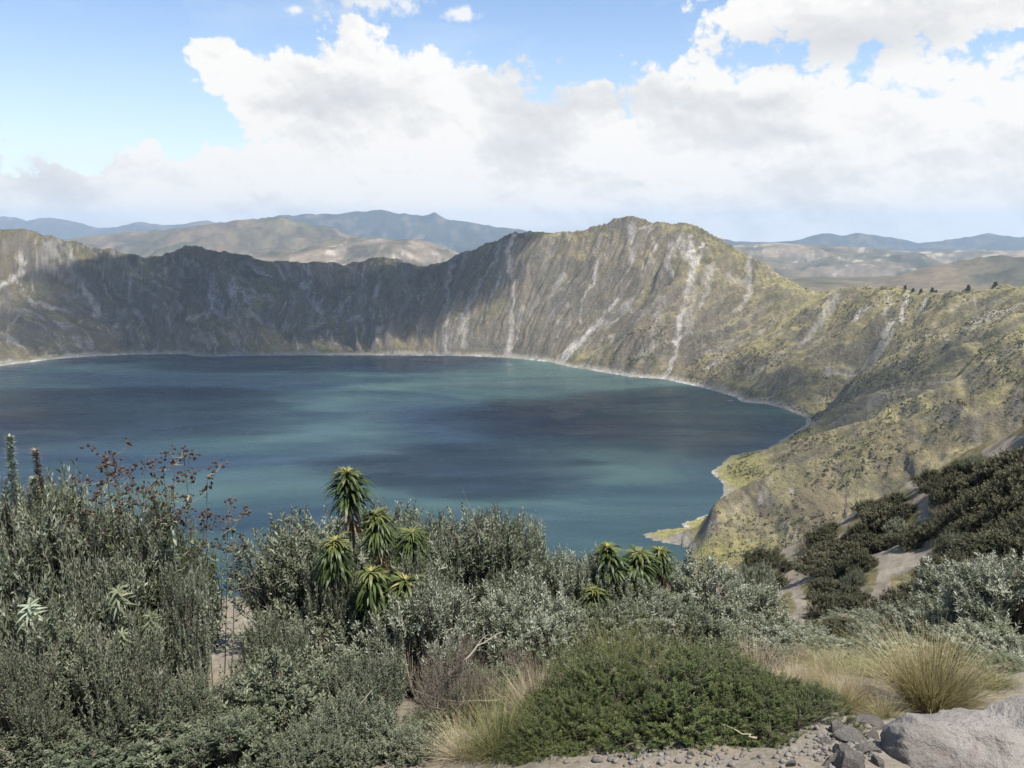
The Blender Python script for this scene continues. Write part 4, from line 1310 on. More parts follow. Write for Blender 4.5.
# ---- strap-leaved plants: bare stem, skirt of dead leaves, drooping green straps, yellow top
def strap_plant(seed, H=1.0, S=1.0):
    rng = np.random.default_rng(seed)
    st, dead, grn, yel = Geo(), Geo(), Geo(), Geo()
    lean = rng.normal(size=2) * 0.05
    vl, vd = rng.uniform(0.8, 1.2), rng.uniform(0.75, 1.12)
    p0 = np.array([[0, 0, -0.1]]); p1 = np.array([[lean[0], lean[1], H]])
    C = curve(p0, p1, rng.normal(size=(1, 3)) * 0.03, 9)
    st.tubes(C, np.linspace(0.024, 0.012, 9)[None], 7, np.array([0.2]))

    def whorl(g, n, z0, z1, L, Wd, rise, droop, tlo, thi):
        f = rng.uniform(0, 1, n)
        z = H - (1.0 - (z0 + (z1 - z0) * f)) * 0.95 * S
        L, Wd, droop = L * S * vl, Wd * S, droop * vd
        n = int(n * rng.uniform(0.95, 1.5))
        f = f[:n] if len(f) >= n else rng.uniform(0, 1, n)
        z = H - (1.0 - (z0 + (z1 - z0) * f)) * 0.95 * S
        a = np.arange(n) * 2.4 + rng.uniform(0, 1.0, n)
        o = np.stack([np.cos(a), np.sin(a), np.zeros(n)], -1)
        side = np.stack([-np.sin(a), np.cos(a), np.zeros(n)], -1)
        kk = 7
        t = np.linspace(0, 1, kk)
        Ln = L * rng.uniform(0.7, 1.2, n)
        ang = rise + (rng.uniform(-0.25, 0.25, n))[:, None] - (droop * rng.uniform(0.75, 1.2, n))[:, None] * t[None] ** 0.8
        seg = Ln[:, None] / (kk - 1)
        hx = np.concatenate([np.zeros((n, 1)), np.cumsum(np.cos(ang[:, :-1]) * seg, 1)], 1)
        hz = np.concatenate([np.zeros((n, 1)), np.cumsum(np.sin(ang[:, :-1]) * seg, 1)], 1)
        ax = np.stack([np.interp(z, C[0, :, 2], C[0, :, 0]), np.interp(z, C[0, :, 2], C[0, :, 1]), z], -1)
        CC = ax[:, None] + o[:, None] * (hx + 0.012)[..., None] + np.array([0, 0, 1.0]) * hz[..., None]
        Wp = Wd * np.array([0.45, 0.85, 1.0, 0.95, 0.78, 0.48, 0.06])[None] * rng.uniform(0.8, 1.2, (n, 1))
        tw = side[:, None] + np.array([0, 0, 1.0]) * (rng.normal(size=(n, 1, 1)) * 0.35)
        g.strips(CC, unit(np.broadcast_to(tw, CC.shape)), Wp, rng.uniform(tlo, thi, n))

    whorl(dead, 60, 0.30, 0.60, 0.24, 0.024, -0.6, 0.9, 0, 1)
    whorl(grn, 120, 0.54, 0.90, 0.33, 0.036, 0.55, 2.1, 0.0, 0.6)
    whorl(grn, 44, 0.88, 0.99, 0.22, 0.036, 0.75, 1.9, 0.35, 1.0)
    whorl(yel, 30, 0.94, 1.0, 0.15, 0.022, 0.5, 0.9, 0.0, 0.8)
    whorl(yel, 8, 0.99, 1.01, 0.07, 0.018, 0.9, 0.8, 0.3, 1.0)
    return st.mesh('strap_stem'), dead.mesh('strap_dead'), grn.mesh('strap_leaves'), yel.mesh('strap_top')


G_STR = 'strap-leaved plants with yellow tops'
for i, (px, dp, top, hsc, wsc, lab) in enumerate((
        (352, 8.0, 468, 0.88, 1.0, 'tallest strap-leaved plant, alone against the lake with a brown skirt of dead leaves'),
        (385, 8.0, 512, 0.80, 1.0, 'strap-leaved plant with a broad yellowish top beside the tallest one'),
        (411, 8.0, 530, 0.62, 0.8, 'small strap-leaved plant with a pale yellow top against the silvery shrub'),
        (346, 7.6, 538, 0.62, 1.05, 'dark strap-leaved plant hanging below the tallest one, a yellow tuft on its side'),
        (374, 7.5, 568, 0.55, 1.05, 'low strap-leaved plant with a single bright yellow flower'),
        (400, 7.5, 580, 0.5, 1.1, 'low dark green strap-leaved plant in shade'),
        (384, 7.3, 618, 0.5, 0.95, 'lowest strap-leaved plant, half buried in the silvery shrubs'),
        (611, 9.2, 546, 0.80, 1.12, 'strap-leaved plant with a yellow flowering top, first of three above the grass'),
        (642, 9.2, 556, 0.68, 1.0, 'strap-leaved plant in the middle of three, brown skirt below'),
        (664, 9.6, 547, 0.6, 0.85, 'slimmest of three strap-leaved plants, close to the peninsula in the lake'),
        (598, 9.0, 585, 0.5, 0.9, 'small shaded strap-leaved plant under the yellow-topped one'))):
    q = P(px, top + 2, dp)
    gz = ground_z(q[0], q[1])
    t_ = thing('strap_leaved_plant', lab, 'plant', G_STR)
    for nm, me, mt in zip(('stem', 'dead_leaves', 'leaves', 'flower_top'), strap_plant(5 + i, q[2] - gz, 0.86 * wsc), (M_TWIG, M_DRY, M_ROS, M_YEL)): obj(nm, me, mt, t_)
    t_.location = (q[0], q[1], gz)
    t_.rotation_euler = (0, 0, i * 1.9)


# ---- stalks with brown seed heads
def seed_plant(seed, H, n_st=4, spread=0.22, lean=(0, 0)):
    """leafy stalks that branch at the top into loose heads; returns stems, leaves and a list of single heads"""
    rng = np.random.default_rng(seed)
    st, lv, heads = Geo(), Geo(), []
    for s_ in range(n_st):
        a = rng.uniform(0, 6.28)
        h = H - (0 if s_ == 0 else rng.uniform(0.05, 0.35))
        p1 = np.array([[math.cos(a) * spread * rng.uniform(.2, 1) + lean[0], math.sin(a) * spread * rng.uniform(.2, 1) + lean[1], h - 0.06]])
        C = curve(rng.normal(size=(1, 3)) * np.array([.04, .04, 0]) - [[0, 0, .05]], p1, rng.normal(size=(1, 3)) * 0.04, 12)
        st.tubes(C, np.linspace(0.006, 0.003, 12)[None], 5, np.array([0.15]))
        nb = rng.integers(4, 8)
        f = rng.integers(9, 12, nb)
        b0 = C[0, f]
        aa = rng.uniform(0, 6.28, nb)
        L = rng.uniform(0.06, 0.24, nb)
        b1 = b0 + np.stack([np.cos(aa) * L * 0.85, np.sin(aa) * L * 0.85, L * 0.6], -1)
        b1[:, 2] = np.minimum(b1[:, 2], h)
        Cb = curve(b0, b1, np.stack([np.cos(aa) * 0.02, np.sin(aa) * 0.02, -np.full(nb, 0.02)], -1), 6)
        st.tubes(Cb, np.linspace(0.0028, 0.0016, 6)[None].repeat(nb, 0), 3, rng.uniform(0.4, 1, nb))
        for q in np.concatenate([b1, p1]):
            m = rng.integers(3, 9)
            hd = Geo()
            tips = q + rng.normal(size=(m, 3)) * np.array([0.030, 0.030, 0.018]) + [0, 0, 0.012]
            hd.tubes(curve(np.repeat(q[None] - [[0, 0, .02]], m, 0), tips, np.zeros((m, 3)), 3), np.full((m, 3), 0.0016), 3, rng.uniform(0.6, 0.9, m))
            hd.blobs(tips, rng.uniform(0.010, 0.021, m), rng.uniform(0, 0.75, m), rng)
            heads.append(hd.mesh('seed_head'))
        nl = 30
        f = rng.uniform(0.35, 0.92, nl)
        b0 = np.stack([np.interp(f, np.linspace(0, 1, 12), C[0, :, k_]) for k_ in range(3)], -1)
        aa = rng.uniform(0, 6.28, nl)
        d = unit(np.stack([np.cos(aa), np.sin(aa), rng.uniform(-0.3, 0.8, nl)], -1))
        lv.leaves(b0, d, unit(np.cross(d, [0, 0, 1.0]) + rng.normal(size=d.shape) * 0.2), rng.uniform(0.05, 0.10, nl), rng.uniform(0.016, 0.032, nl), rng.uniform(0.2, 0.9, nl), 0.2, 0.25)
    return st.mesh('seed_stems'), lv.mesh('seed_leaves'), heads


G_SEED = 'tall stalks with brown seed heads'
for i, (px, dp, top, n_, spr, lean, lab) in enumerate((
        (98, 6.3, 450, 3, 0.16, (0, 0), 'seed stalks with the darkest red-brown heads, beside the green leaves'),
        (124, 6.6, 445, 3, 0.15, (0, 0), 'seed stalks with the highest small dark heads against the lake'),
        (168, 6.4, 450, 4, 0.16, (0, 0), 'dense clump of brown seed heads beside the open lake'),
        (188, 6.5, 470, 2, 0.08, (0.14, 0), 'thin pale seed stalk leaning toward the lake'),
        (206, 6.6, 494, 2, 0.08, (0.18, 0), 'outermost seed stalk, low over the lake with a pale hanging leaf'),
        (146, 6.7, 478, 3, 0.18, (0, 0), 'short seed stalks between the two big clumps'))):
    q = P(px, top, dp)
    gz = ground_z(q[0], q[1])
    ms = seed_plant(51 + i, q[2] - gz, n_, spr, lean)
    t_ = thing('seed_stalk', lab, 'plant', G_SEED)
    obj('stems', ms[0], M_TWIG, t_); obj('leaves', ms[1], M_GREEN, t_)
    for me in ms[2]: obj('seed_head', me, M_SEED, t_)
    t_.location = (q[0], q[1], gz)


# ---- woolly spikes at the edge, and star-leaved plants
def spike(seed, H=1.0):
    rng = np.random.default_rng(seed)
    st, lv = Geo(), Geo()
    C = curve(np.array([[0, 0, -0.05]]), np.array([[0.02, 0.0, H]]), rng.normal(size=(1, 3)) * 0.02, 8)
    st.tubes(C, np.linspace(0.011, 0.005, 8)[None], 6, np.array([0.6]))
    n = 420
    f = 1 - rng.uniform(0, 1.0, n) ** 1.2 * 0.55 / H
    b0 = np.stack([np.interp(f, np.linspace(0, 1, 8), C[0, :, k_]) for k_ in range(3)], -1)
    aa = np.arange(n) * 2.4
    d = unit(np.stack([np.cos(aa), np.sin(aa), rng.uniform(0.1, 0.9, n)], -1))
    lv.leaves(b0, d, unit(np.cross(d, [0, 0, 1.0])), rng.uniform(0.05, 0.10, n) * (0.6 + 0.9 * (1 - f)), rng.uniform(0.012, 0.020, n), np.clip(f + rng.normal(size=n) * .2, 0, 1), 0.2, 0.1)
    return st.mesh('spike_stem'), lv.mesh('spike_leaves')


for i, (px, dp, top, lab, mt) in enumerate((
        (7, 6.6, 437, 'pale woolly leaf spike at the picture edge against the lake', M_WOOL),
        (34, 6.6, 453, 'dark reddish flower spike beside the woolly one', M_SEED),
        (52, 6.7, 474, 'short green leaf spike above the leafy shrub', M_GREEN))):
    q = P(px, top, dp)
    gz = ground_z(q[0], q[1])
    ms = spike(61 + i, q[2] - gz)
    t_ = thing('leaf_spike', lab, 'plant', 'leaf spikes over the shrubs')
    obj('stem', ms[0], M_TWIG, t_); obj('leaves', ms[1], mt, t_)
    t_.location = (q[0], q[1], gz)
    t_.rotation_euler = (0, 0.03 * i, i * 2.0)


def star_plant(seed, H=1.0, S=1.0, n=7, L=0.115, tiers=3, tip=0.5):
    rng = np.random.default_rng(seed)
    st, lv = Geo(), Geo()
    C = curve(np.array([[0, 0, -0.05]]), np.array([[0.0, 0.0, H]]), rng.normal(size=(1, 3)) * 0.02, 7)
    L = L * S
    st.tubes(C, np.linspace(0.009, 0.005, 7)[None], 6, np.array([0.5]))
    kk = 6
    for q in range(tiers):
        m = n + (q % 2)
        a = np.arange(m) * 6.283 / m + q * 0.5 + rng.uniform(-.15, .15, m)
        o = np.stack([np.cos(a), np.sin(a), np.zeros(m)], -1)
        t = np.linspace(0, 1, kk)
        z0 = H - q * 0.06 * S
        CC = np.array([0, 0, z0]) + o[:, None] * (t * L * (1 + 0.25 * q))[None, :, None] + np.array([0, 0, 1.0]) * (S * ((0.075 - 0.03 * q) * t - 0.085 * t ** 2.2) * rng.uniform(0.5, 1.4))[None, :, None]
        side = np.stack([-np.sin(a), np.cos(a), np.zeros(m)], -1)
        ct, st_ = math.cos(tip), math.sin(tip)
        Rx = np.array([[1, 0, 0], [0, ct, -st_], [0, st_, ct]])
        CC = (CC - [0, 0, z0]) @ Rx.T + [0, 0, z0]
        side = side @ Rx.T
        lv.strips(CC, np.broadcast_to(side[:, None], CC.shape), (0.024 * S * np.array([.5, .95, 1, .85, .5, .05]))[None].repeat(m, 0), rng.uniform(0.3, 1, m))
    return st.mesh('star_stem'), lv.mesh('star_leaves')


for i, (px, dp, top, w_, lab) in enumerate((
        (29, 5.75, 606, 0.85, 'pale star of long woolly leaves at the picture edge'),
        (118, 5.95, 592, 0.8, 'leafy shoot with pointed leaves in front of the dark gap'),
        (150, 6.0, 616, 0.65, 'small pointed-leaf shoot beside the sandy gap'),
        (122, 5.6, 634, 0.65, 'low pointed-leaf shoot below the taller one'))):
    q = P(px, top, dp)
    gz = ground_z(q[0], q[1])
    ms = star_plant(71 + i, q[2] - gz, w_, 6 + i % 2)
    t_ = thing('star_leaved_plant', lab, 'plant', 'plants with stars of pointed leaves')
    obj('stem', ms[0], M_TWIG, t_); obj('leaves', ms[1], M_WOOL if i == 0 else M_GREEN, t_)
    t_.location = (q[0], q[1], gz)


# ---- tussock grass
def tussock(seed, n=1500, spread=0.62, erect=1.0, wid=0.0045, kk=7):
    rng = np.random.default_rng(seed)
    g = Geo()
    a = rng.uniform(0, 6.283, n)
    r0 = np.sqrt(rng.uniform(0, 1, n)) * 0.13
    lean = np.abs(rng.normal(size=n)) * 0.30 * spread + r0 * 2.0 * spread
    L = rng.uniform(0.55, 1.05, n)
    t = np.linspace(0, 1, kk)
    o = np.stack([np.cos(a), np.sin(a)], -1)
    th = lean[:, None] + (0.35 * spread * rng.uniform(0, 1.6, n))[:, None] * t[None] ** 1.6
    wild = rng.random(n) < 0.16
    th = th + (wild * rng.uniform(0.2, 1.3, n))[:, None] * t[None] ** 1.2 + np.cumsum(rng.normal(size=(n, kk)) * 0.05, 1)
    seg = L[:, None] / (kk - 1)
    hx = np.concatenate([np.zeros((n, 1)), np.cumsum(np.sin(th[:, :-1]) * seg, 1)], 1) + r0[:, None]
    hz = np.concatenate([np.zeros((n, 1)), np.cumsum(np.cos(th[:, :-1]) * seg, 1)], 1) - 0.03
    C = np.stack([o[:, :1] * hx, o[:, 1:] * hx, hz], -1)
    C[:, :, :2] += (rng.normal(size=(n, 1, 2)) * 0.10) * (t ** 1.5)[None, :, None]
    b = a + rng.uniform(-0.9, 0.9, n) + 1.57
    side = np.stack([np.cos(b), np.sin(b), np.zeros(n)], -1)
    Wp = wid * np.linspace(1, 0.15, kk)[None] * rng.uniform(0.7, 1.3, (n, 1))
    g.strips(C, np.broadcast_to(side[:, None], C.shape), Wp, rng.uniform(0, 1, n))
    return g.mesh('tussock')


TUS = [tussock(81, 2200), tussock(82, 900, 0.7), tussock(83, 420, 0.8, wid=0.0055)]
tus_n = {}
def grass(name, label, j, px, dp, top, wpx, mt, group, cat='grass'):
    key = (j, mt.name)
    if key not in tus_n:
        me = TUS[j].copy()
        o = obj(name, me, mt)
        tus_n[key] = o
    else:
        o = tus_n[key].copy()
        COL.objects.link(o)
    tag(o, label, cat, group)
    q = P(px, top, dp)
    gz = ground_z(q[0], q[1])
    h = max(0.1, q[2] - gz)
    wm = wpx / FPX * math.sqrt(q[1] ** 2 + (EYE - gz) ** 2 + q[0] ** 2)
    o.location = (q[0], q[1], gz)
    o.scale = (wm / 1.0, wm / 1.0, h / 0.92)
    o.rotation_euler = (0, 0, px * 0.37)
    return o


G_TUS = 'golden tussocks beside the boulder'
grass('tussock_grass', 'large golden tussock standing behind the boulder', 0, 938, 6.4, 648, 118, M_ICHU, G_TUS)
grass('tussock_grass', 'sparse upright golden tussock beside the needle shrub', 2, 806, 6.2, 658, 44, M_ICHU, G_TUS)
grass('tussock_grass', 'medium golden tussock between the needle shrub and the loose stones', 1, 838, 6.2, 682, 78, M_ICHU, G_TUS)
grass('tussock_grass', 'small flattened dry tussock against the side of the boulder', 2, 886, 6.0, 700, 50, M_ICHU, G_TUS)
G_GR = 'grass clumps among the shrubs'
for i, (px, dp, top, wpx, j, mt, lab) in enumerate((
        (618, 6.6, 622, 80, 1, M_GRASS, 'long green grass rising behind the needle shrubs'),
        (575, 6.2, 655, 80, 1, M_GRASS, 'green grass leaning over the needle shrub under it'),
        (650, 6.7, 618, 60, 2, M_GRASS, 'thin green grass clump under the middle strap-leaved plant'),
        (540, 5.6, 680, 80, 1, M_STRAW, 'dry straw-coloured grass in front of the brown twigs'),
        (498, 5.0, 712, 110, 1, M_GRASS, 'pale tawny grass clump on the bottom edge'),
        (465, 5.0, 735, 80, 1, M_STRAW, 'short straw-coloured grass on the bottom edge'),
        (603, 5.0, 722, 40, 2, M_STRAW, 'small dry tuft at the edge of the gravel'),
        (758, 7.2, 640, 60, 2, M_STRAW, 'dry stalks standing above the needle shrubs'),
        (690, 7.4, 632, 60, 2, M_GRASS, 'greenish grass behind the tallest needle shrub'),
        (905, 7.2, 672, 60, 2, M_STRAW, 'pale dry grass at the side of the large tussock'),
        (1000, 6.6, 668, 50, 2, M_GRASS, 'green grass between the large tussock and the picture edge'),
        (858, 6.6, 672, 60, 1, M_STRAW, 'bleached grass between the two golden tussocks'),
        (795, 6.6, 668, 60, 1, M_STRAW, 'bleached grass at the back of the sparse tussock'),
        (880, 7.4, 668, 70, 1, M_GRASS, 'greenish grass behind the gap between the tussocks'),
        (835, 7.8, 660, 80, 1, M_GRASS, 'greenish grass behind the medium tussock'),
        (985, 6.9, 684, 50, 2, M_STRAW, 'pale dry grass at the outer side of the large tussock'),
        (640, 5.2, 728, 50, 2, M_STRAW, 'dry tuft at the foot of the needle shrubs'),
        (822, 7.0, 650, 40, 2, M_STRAW, 'few tall pale stalks above the medium tussock'))):
    grass('grass_clump', lab, j, px, dp, top, wpx, mt, G_GR)


# ---- rocks
def rock(seed, sub=4, rough=1.0, flat=0.7):
    V, F = ico(sub)
    rng = np.random.default_rng(seed)
    U = V.copy()
    for _ in range(15):                                   # facets
        nrm = unit(rng.normal(size=3))
        d = rng.uniform(0.55, 0.85)
        h = U @ nrm - d
        U = U - np.clip(h, 0, None)[:, None] * nrm * 0.97
    n = fbm(V[:, 0] * 2.2 + seed + V[:, 2] * 1.3, V[:, 1] * 2.2 + V[:, 2], 5, seed) - 0.5
    n2 = fbm(V[:, 0] * 9 + V[:, 2] * 5, V[:, 1] * 9 + V[:, 2] * 6, 4, seed + 5) - 0.5
    U = U * (1 + rough * (0.16 * n + 0.10 * n2))[:, None]
    U[:, 2] *= flat
    return U, F


m_rock, k = material('pale_volcanic_rock')
tcn = k.node('ShaderNodeTexCoord')
ob = tcn.outputs['Object']
oi = k.node('ShaderNodeObjectInfo')
v_ = k.vec('ADD', ob, k.vec('SCALE', (7.0, 3.0, 5.0), scale=oi.outputs['Random']))
a1 = k.noise(v_, 1.6, 5, 0.6)
a2 = k.noise(v_, 9.0, 6, 0.7)
a3 = k.noise(v_, 38.0, 4, 0.7)
c = k.ramp(a1, [(0.3, (0.155, 0.142, 0.126)), (0.5, (0.212, 0.196, 0.176)), (0.7, (0.285, 0.265, 0.24))])
c = k.mix(k.maprange(a2, 0.52, 0.72, 0, 0.65), c, (0.125, 0.112, 0.104))
c = k.mix(k.maprange(a3, 0.6, 0.8, 0, 0.6), c, (0.11, 0.10, 0.095))
c = k.mix(k.maprange(k.noise(v_, 4.0, 4, 0.6), 0.62, 0.72, 0, 0.55), c, (0.19, 0.15, 0.135))
bs = k.node('ShaderNodeBsdfPrincipled')
k.put(bs.inputs['Base Color'], c)
bs.inputs['Roughness'].default_value = 0.92
bs.inputs['Specular IOR Level'].default_value = 0.2
bp = k.node('ShaderNodeBump')
bp.inputs['Strength'].default_value = 0.9
bp.inputs['Distance'].default_value = 0.06
k.put(bp.inputs['Height'], k.math('ADD', a2, k.math('MULTIPLY', a3, 0.4)))
k.l.new(bp.outputs[0], bs.inputs['Normal'])
k.l.new(bs.outputs[0], k.out.inputs[0])

# the boulder: its outline runs up to a shoulder, dips, rises to a second hump and falls away
U, F = rock(91, 6, 0.45, 1.0)
U = U / np.maximum(np.abs(U).max(0), 1e-6) * np.array((0.80, 0.55, 0.46))
U = U * (0.86 + 0.14 * np.clip(np.linalg.norm(U / np.array((0.80, 0.55, 0.46)), axis=1), 0, 1))[:, None]
U[:, 2] += 0.05 * np.sin(U[:, 0] * 5.2 + 0.6) - 0.10 * np.exp(-((U[:, 0] - 0.02) / 0.16) ** 2) * (U[:, 2] > 0)
U += (unit(U) * (((fbm(U[:, 0] * 7 + 3, U[:, 2] * 9 + U[:, 1] * 5, 5, 93, 0.6) - 0.5) * 0.07)[:, None]))
b = obj('boulder', mesh('boulder', U, F), m_rock)
q = P(1000, 782, 4.6)
b.location = (q[0], q[1], ground_z(q[0], q[1]) + 0.06)
b.rotation_euler = (0, 0.03, 0.12)
b.scale = (0.98, 0.95, 0.98)
tag(b, 'big pale grey boulder with a rough dark flank, in front of the large tussock', 'boulder')

ROCKS = [mesh('stone', *rock(s_, 4, 1.5), smooth=False) for s_ in (101, 102, 103, 104)]
G_ST = 'loose pale stones between the needle shrub and the boulder'
for i, (px, py, dp, sz, lab) in enumerate((
        (872, 722, 5.7, 0.17, 'dark-topped stone at the foot of the medium tussock'),
        (856, 738, 5.3, 0.20, 'largest loose stone, flat and pale, beside the needle shrub'),
        (872, 752, 5.1, 0.17, 'grey stone lying against the boulder'),
        (848, 756, 5.0, 0.13, 'squarish stone in the middle of the loose pile'),
        (860, 765, 4.8, 0.16, 'pale stone at the bottom edge of the loose pile'),
        (838, 764, 4.8, 0.12, 'small stone at the bottom edge by the needle shrub'),
        (885, 764, 4.8, 0.10, 'small stone wedged under the boulder'),
        (834, 744, 5.2, 0.09, 'little stone half under the needle shrub'),
        (880, 738, 5.3, 0.10, 'little pale stone between the boulder and the flat stone'),
        (846, 731, 5.6, 0.11, 'small stone below the medium tussock'),
        (676, 744, 5.0, 0.055, 'small stone on the gravel under the tallest needle shrub'),
        (640, 748, 4.95, 0.05, 'small stone on the gravel near the dry tuft'),
        (655, 742, 5.0, 0.04, 'pebble beside the small stones on the gravel'),
        (690, 752, 4.85, 0.05, 'flat pebble on the open gravel'),
        (790, 762, 4.7, 0.07, 'small stone at the corner of the gravel by the shrub'),
        (755, 758, 4.8, 0.045, 'pebble on the gravel below the dead stick'))):
    o = obj('stone', ROCKS[i % 4], m_rock)
    q = ground_hit(px - 8 if px > 800 else px, py + 4)
    o.location = (q[0], q[1], q[2] + sz * 0.12)
    sz *= 0.72
    o.scale = (sz * 1.15, sz, sz * 0.8)
    o.rotation_euler = (i * 0.2, i * 0.37, i * 1.3)
    tag(o, lab, 'stone', G_ST)

# gravel strewn over the bare ground
rng = np.random.default_rng(7)
VV, FF, n0 = [], [], 0
rv, rf = rock(111, 1)
pts = []
for cx0, cy0, rx, ry, n in ((700, 764, 110, 10, 90), (845, 748, 36, 22, 360), (740, 755, 90, 8, 60), (640, 758, 60, 8, 40), (200, 640, 60, 60, 120), (560, 760, 60, 12, 40)):
    for _ in range(n):
        px, py = cx0 + rng.normal() * rx * .6, cy0 + rng.normal() * ry * .6
        dp = 5.0 if py > 700 else 10.0
        for _k in range(6):                                # walk to where that sight line meets the ground
            q = P(px, py, dp); gz = ground_z(q[0], q[1])
            dp *= (EYE - gz) / max(EYE - q[2], .1)
        pts.append(P(px, py, dp))
for q in pts:
    s_ = 0.004 + 0.032 * rng.random() ** 3.0
    a = rng.uniform(0, 6.28)
    U = rv * np.array((s_ * 1.2, s_, s_ * 0.8))
    U = np.stack([U[:, 0] * math.cos(a) - U[:, 1] * math.sin(a), U[:, 0] * math.sin(a) + U[:, 1] * math.cos(a), U[:, 2]], -1)
    VV.append(U + np.array([q[0], q[1], ground_z(q[0], q[1]) + s_ * 0.3])); FF.append(rf + n0); n0 += len(rv)
tag(obj('gravel', mesh('gravel', np.concatenate(VV), np.concatenate(FF)), m_rock), 'pale gravel strewn over the bare ground', 'gravel', kind='stuff')

# ---- dead sticks
def stick(label, p0, p1, r, mt=M_TWIG, twigs=0, seed=1):
    rng = np.random.default_rng(seed)
    g = Geo()
    p0, p1 = np.array(p0, float), np.array(p1, float)
    L = np.linalg.norm(p1 - p0)
    C = curve(p0[None] - p0, p1[None] - p0, rng.normal(size=(1, 3)) * 0.05 * L, 9, rng, 0.008)
    g.tubes(C, np.linspace(r, r * 0.4, 9)[None], 5, np.array([0.85]))
    for _ in range(twigs):
        b0 = C[0, rng.integers(2, 8)]
        b1 = b0 + unit((p1 - p0) / L + rng.normal(size=3) * 0.55) * L * rng.uniform(0.15, 0.4)
        g.tubes(curve(b0[None], b1[None], rng.normal(size=(1, 3)) * 0.02, 5), np.linspace(r * .5, r * .2, 5)[None], 4, np.array([0.8]))
    o = obj('dead_stick', g.mesh('dead_stick'), mt)
    o.location = p0
    tag(o, label, 'stick', 'dead sticks among the shrubs')


stick('pale dead stick slanting over the needle shrubs', P(757, 738, 4.75), P(716, 722, 4.95), 0.007, M_STRAW, 0, 3)
stick('grey forked branch in front of the broad silvery shrub', P(465, 660, 6.1), P(503, 632, 6.3), 0.009, M_TWIG, 4, 4)
stick('bare reddish twig rising above the broad silvery shrub', P(492, 560, 8.3), P(500, 497, 8.3), 0.006, M_SEED, 8, 5)
stick('thin bare twig arching over the lake from the silvery shrub', P(480, 545, 8.5), P(462, 487, 8.6), 0.004, M_TWIG, 3, 6)
stick('bent pale branch low among the silvery shrubs', P(320, 752, 5.2), P(372, 690, 5.5), 0.008, M_TWIG, 5, 7)
stick('tall bare stalk standing before the pale scree gully', P(800, 640, 9.0), P(803, 598, 9.0), 0.005, M_STRAW, 0, 8)
stick('leaning grey twig below the star-leaved plant', P(98, 690, 5.3), P(112, 632, 5.4), 0.005, M_TWIG, 2, 9)
stick('long dry twig crossing the dark hollow', P(500, 700, 5.7), P(415, 690, 5.8), 0.004, M_TWIG, 2, 10)

# ------------------------------------------------------------------ far side: scrub, rim trees, islet rock
rng = np.random.default_rng(17)
mx_, my_, mz_, mt_ = (MID[q] for q in ('x', 'y', 'z', 't'))
ok = np.zeros(mx_.shape, bool)
vis_a = np.zeros(mx_.shape[1], bool); vis_a[:861] = True
rr_ = np.hypot(mx_, my_)
dens = np.where((rr_ > 250) & (rr_ < 2300) & vis_a[None] & (mt_ > 0.03) & (MID['dr'] > 1), 1.0, 0)
dens = dens * sstep(0.44, 0.62, fbm(mx_ / 60, my_ / 60, 4, 401)) * (0.25 + sstep(-100, 500, mx_))
cell = rr_ * np.gradient(np.hypot(mx_, my_), axis=0) * dens
pr_ = cell.ravel() / cell.sum()
idx = rng.choice(len(pr_), 30000, p=pr_)
bx = mx_.ravel()[idx] + rng.normal(size=len(idx)) * 1.5
by = my_.ravel()[idx] + rng.normal(size=len(idx)) * 1.5
bz = mz_.ravel()[idx]
sz = rng.uniform(0.9, 2.7, len(idx)) * (0.7 + 0.7 * rng.random(len(idx)) ** 3)
NB = 7
d = unit(rng.normal(size=(len(idx), NB, 3)) * np.array([1, 1, 0.7]) + np.array([0, 0, 0.5]))
base = np.stack([bx, by, bz - 0.3], -1)[:, None] + d * (sz[:, None, None] * 0.25)
sd = unit(np.cross(d, rng.normal(size=d.shape)))
g = Geo()
g.leaves(base.reshape(-1, 3), d.reshape(-1, 3), sd.reshape(-1, 3), np.repeat(sz, NB) * 0.95, np.repeat(sz, NB) * 0.8, np.clip(np.repeat(rng.uniform(0, 1, len(idx)) ** 1.5, NB) + rng.normal(size=len(idx) * NB) * .08, 0, 1), 0.3)
M_SCRUB = leaf_mat('far_scrub_leaf', [(0.0, (0.055, 0.056, 0.030)), (0.5, (0.098, 0.094, 0.046)), (0.85, (0.155, 0.138, 0.068)), (1.0, (0.21, 0.175, 0.09))], 0.15)
tag(obj('scrub', g.mesh('scrub'), M_SCRUB), 'low olive scrub dotted over the inner crater slopes', 'scrub', kind='stuff')


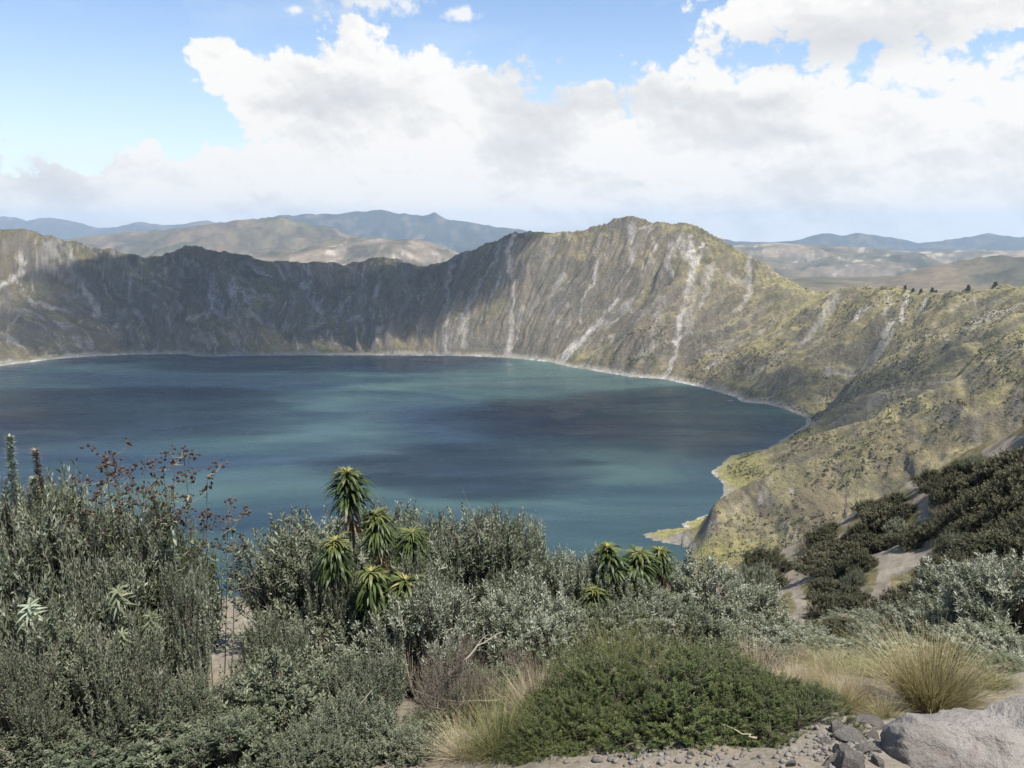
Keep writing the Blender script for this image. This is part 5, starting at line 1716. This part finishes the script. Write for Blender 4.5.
def crown_mesh(seed, n=900):
    rng = np.random.default_rng(seed)
    g = Geo()
    f = rng.uniform(0, 1, n)
    a = rng.uniform(0, 6.283, n)
    r = (0.36 * (1 - f) ** 0.7 + 0.05) * rng.uniform(0.35, 1.1, n) * (0.75 + 0.4 * np.sin(a * 3 + f * 9))
    c = np.stack([np.cos(a) * r, np.sin(a) * r, 0.16 + f * 0.84], -1)
    d = unit(rng.normal(size=(n, 3)) + np.stack([np.cos(a), np.sin(a), np.full(n, 0.3)], -1))
    g.leaves(c, d, perp(d, rng), rng.uniform(0.07, 0.15, n), rng.uniform(0.04, 0.08, n), rng.uniform(0, .8, n))
    tr = Geo()
    tr.tubes(curve(np.array([[0, 0, -0.1]]), np.array([[0.01, 0.01, 0.9]]), np.array([[0.02, 0, 0]]), 6), np.linspace(0.035, 0.008, 6)[None], 6, np.array([0.2]))
    return tr.mesh('rim_tree_trunk'), g.mesh('rim_tree_crown')


TREE = [crown_mesh(s_) for s_ in (121, 122)]
t_used = [None, None]
from_z = MID
def terrain_z(x_, y_):
    a_ = math.atan2(x_, y_); r_ = math.hypot(x_, y_)
    ja = int(np.clip(np.searchsorted(A_IN, a_), 0, len(A_IN) - 1)); jr = int(np.clip(np.searchsorted(R_MID, r_), 0, len(R_MID) - 1))
    return float(MID['z'][jr, ja])


G_TREE = 'dark conifers on the crater rim'
for i, (px, py, dp, h, lab) in enumerate((
        (905, 290, 1915, 12, 'first of a dark row of low rim conifers beside the pale slip'),
        (913, 291, 1895, 10, 'low conifer in the middle of the dark rim row'),
        (921, 291, 1870, 11, 'last conifer of the dark rim row'),
        (932, 292, 1838, 13, 'rim conifer standing apart from the dark row'),
        (936, 292, 1828, 9, 'small rim conifer touching the one apart from the row'),
        (968, 291, 1745, 14, 'conifer where a pale path reaches the rim'),
        (986, 289, 1700, 7, 'short rim conifer between the path and the tall one'),
        (995, 288, 1685, 17, 'tallest conifer on the rim, near the picture edge'),
        (806, 289, 2292, 9, 'small dark conifer low in the rim saddle'))):
    j = i % 2
    if t_used[j] is None:
        t_ = t_used[j] = thing('conifer_tree', lab, 'tree', G_TREE)
        obj('trunk', TREE[j][0], M_TWIG, t_); obj('crown', TREE[j][1], M_DARK, t_)
    else:
        t_ = dup(t_used[j], lab, G_TREE)
    q = P(px, py, dp)
    t_.location = (q[0], q[1], terrain_z(q[0], q[1]) - 0.5)
    t_.scale = (h * 1.1, h * 1.1, h)
    t_.rotation_euler = (0, 0, i)

q = PZ(731, 401)
U, F = rock(131, 3)
o = obj('islet_rock', mesh('islet_rock', U * np.array((9, 6, 5)), F), m_rock)
o.location = (q[0], q[1], 0.4)
tag(o, 'tiny pale rock standing in the lake off the far shore', 'rock')
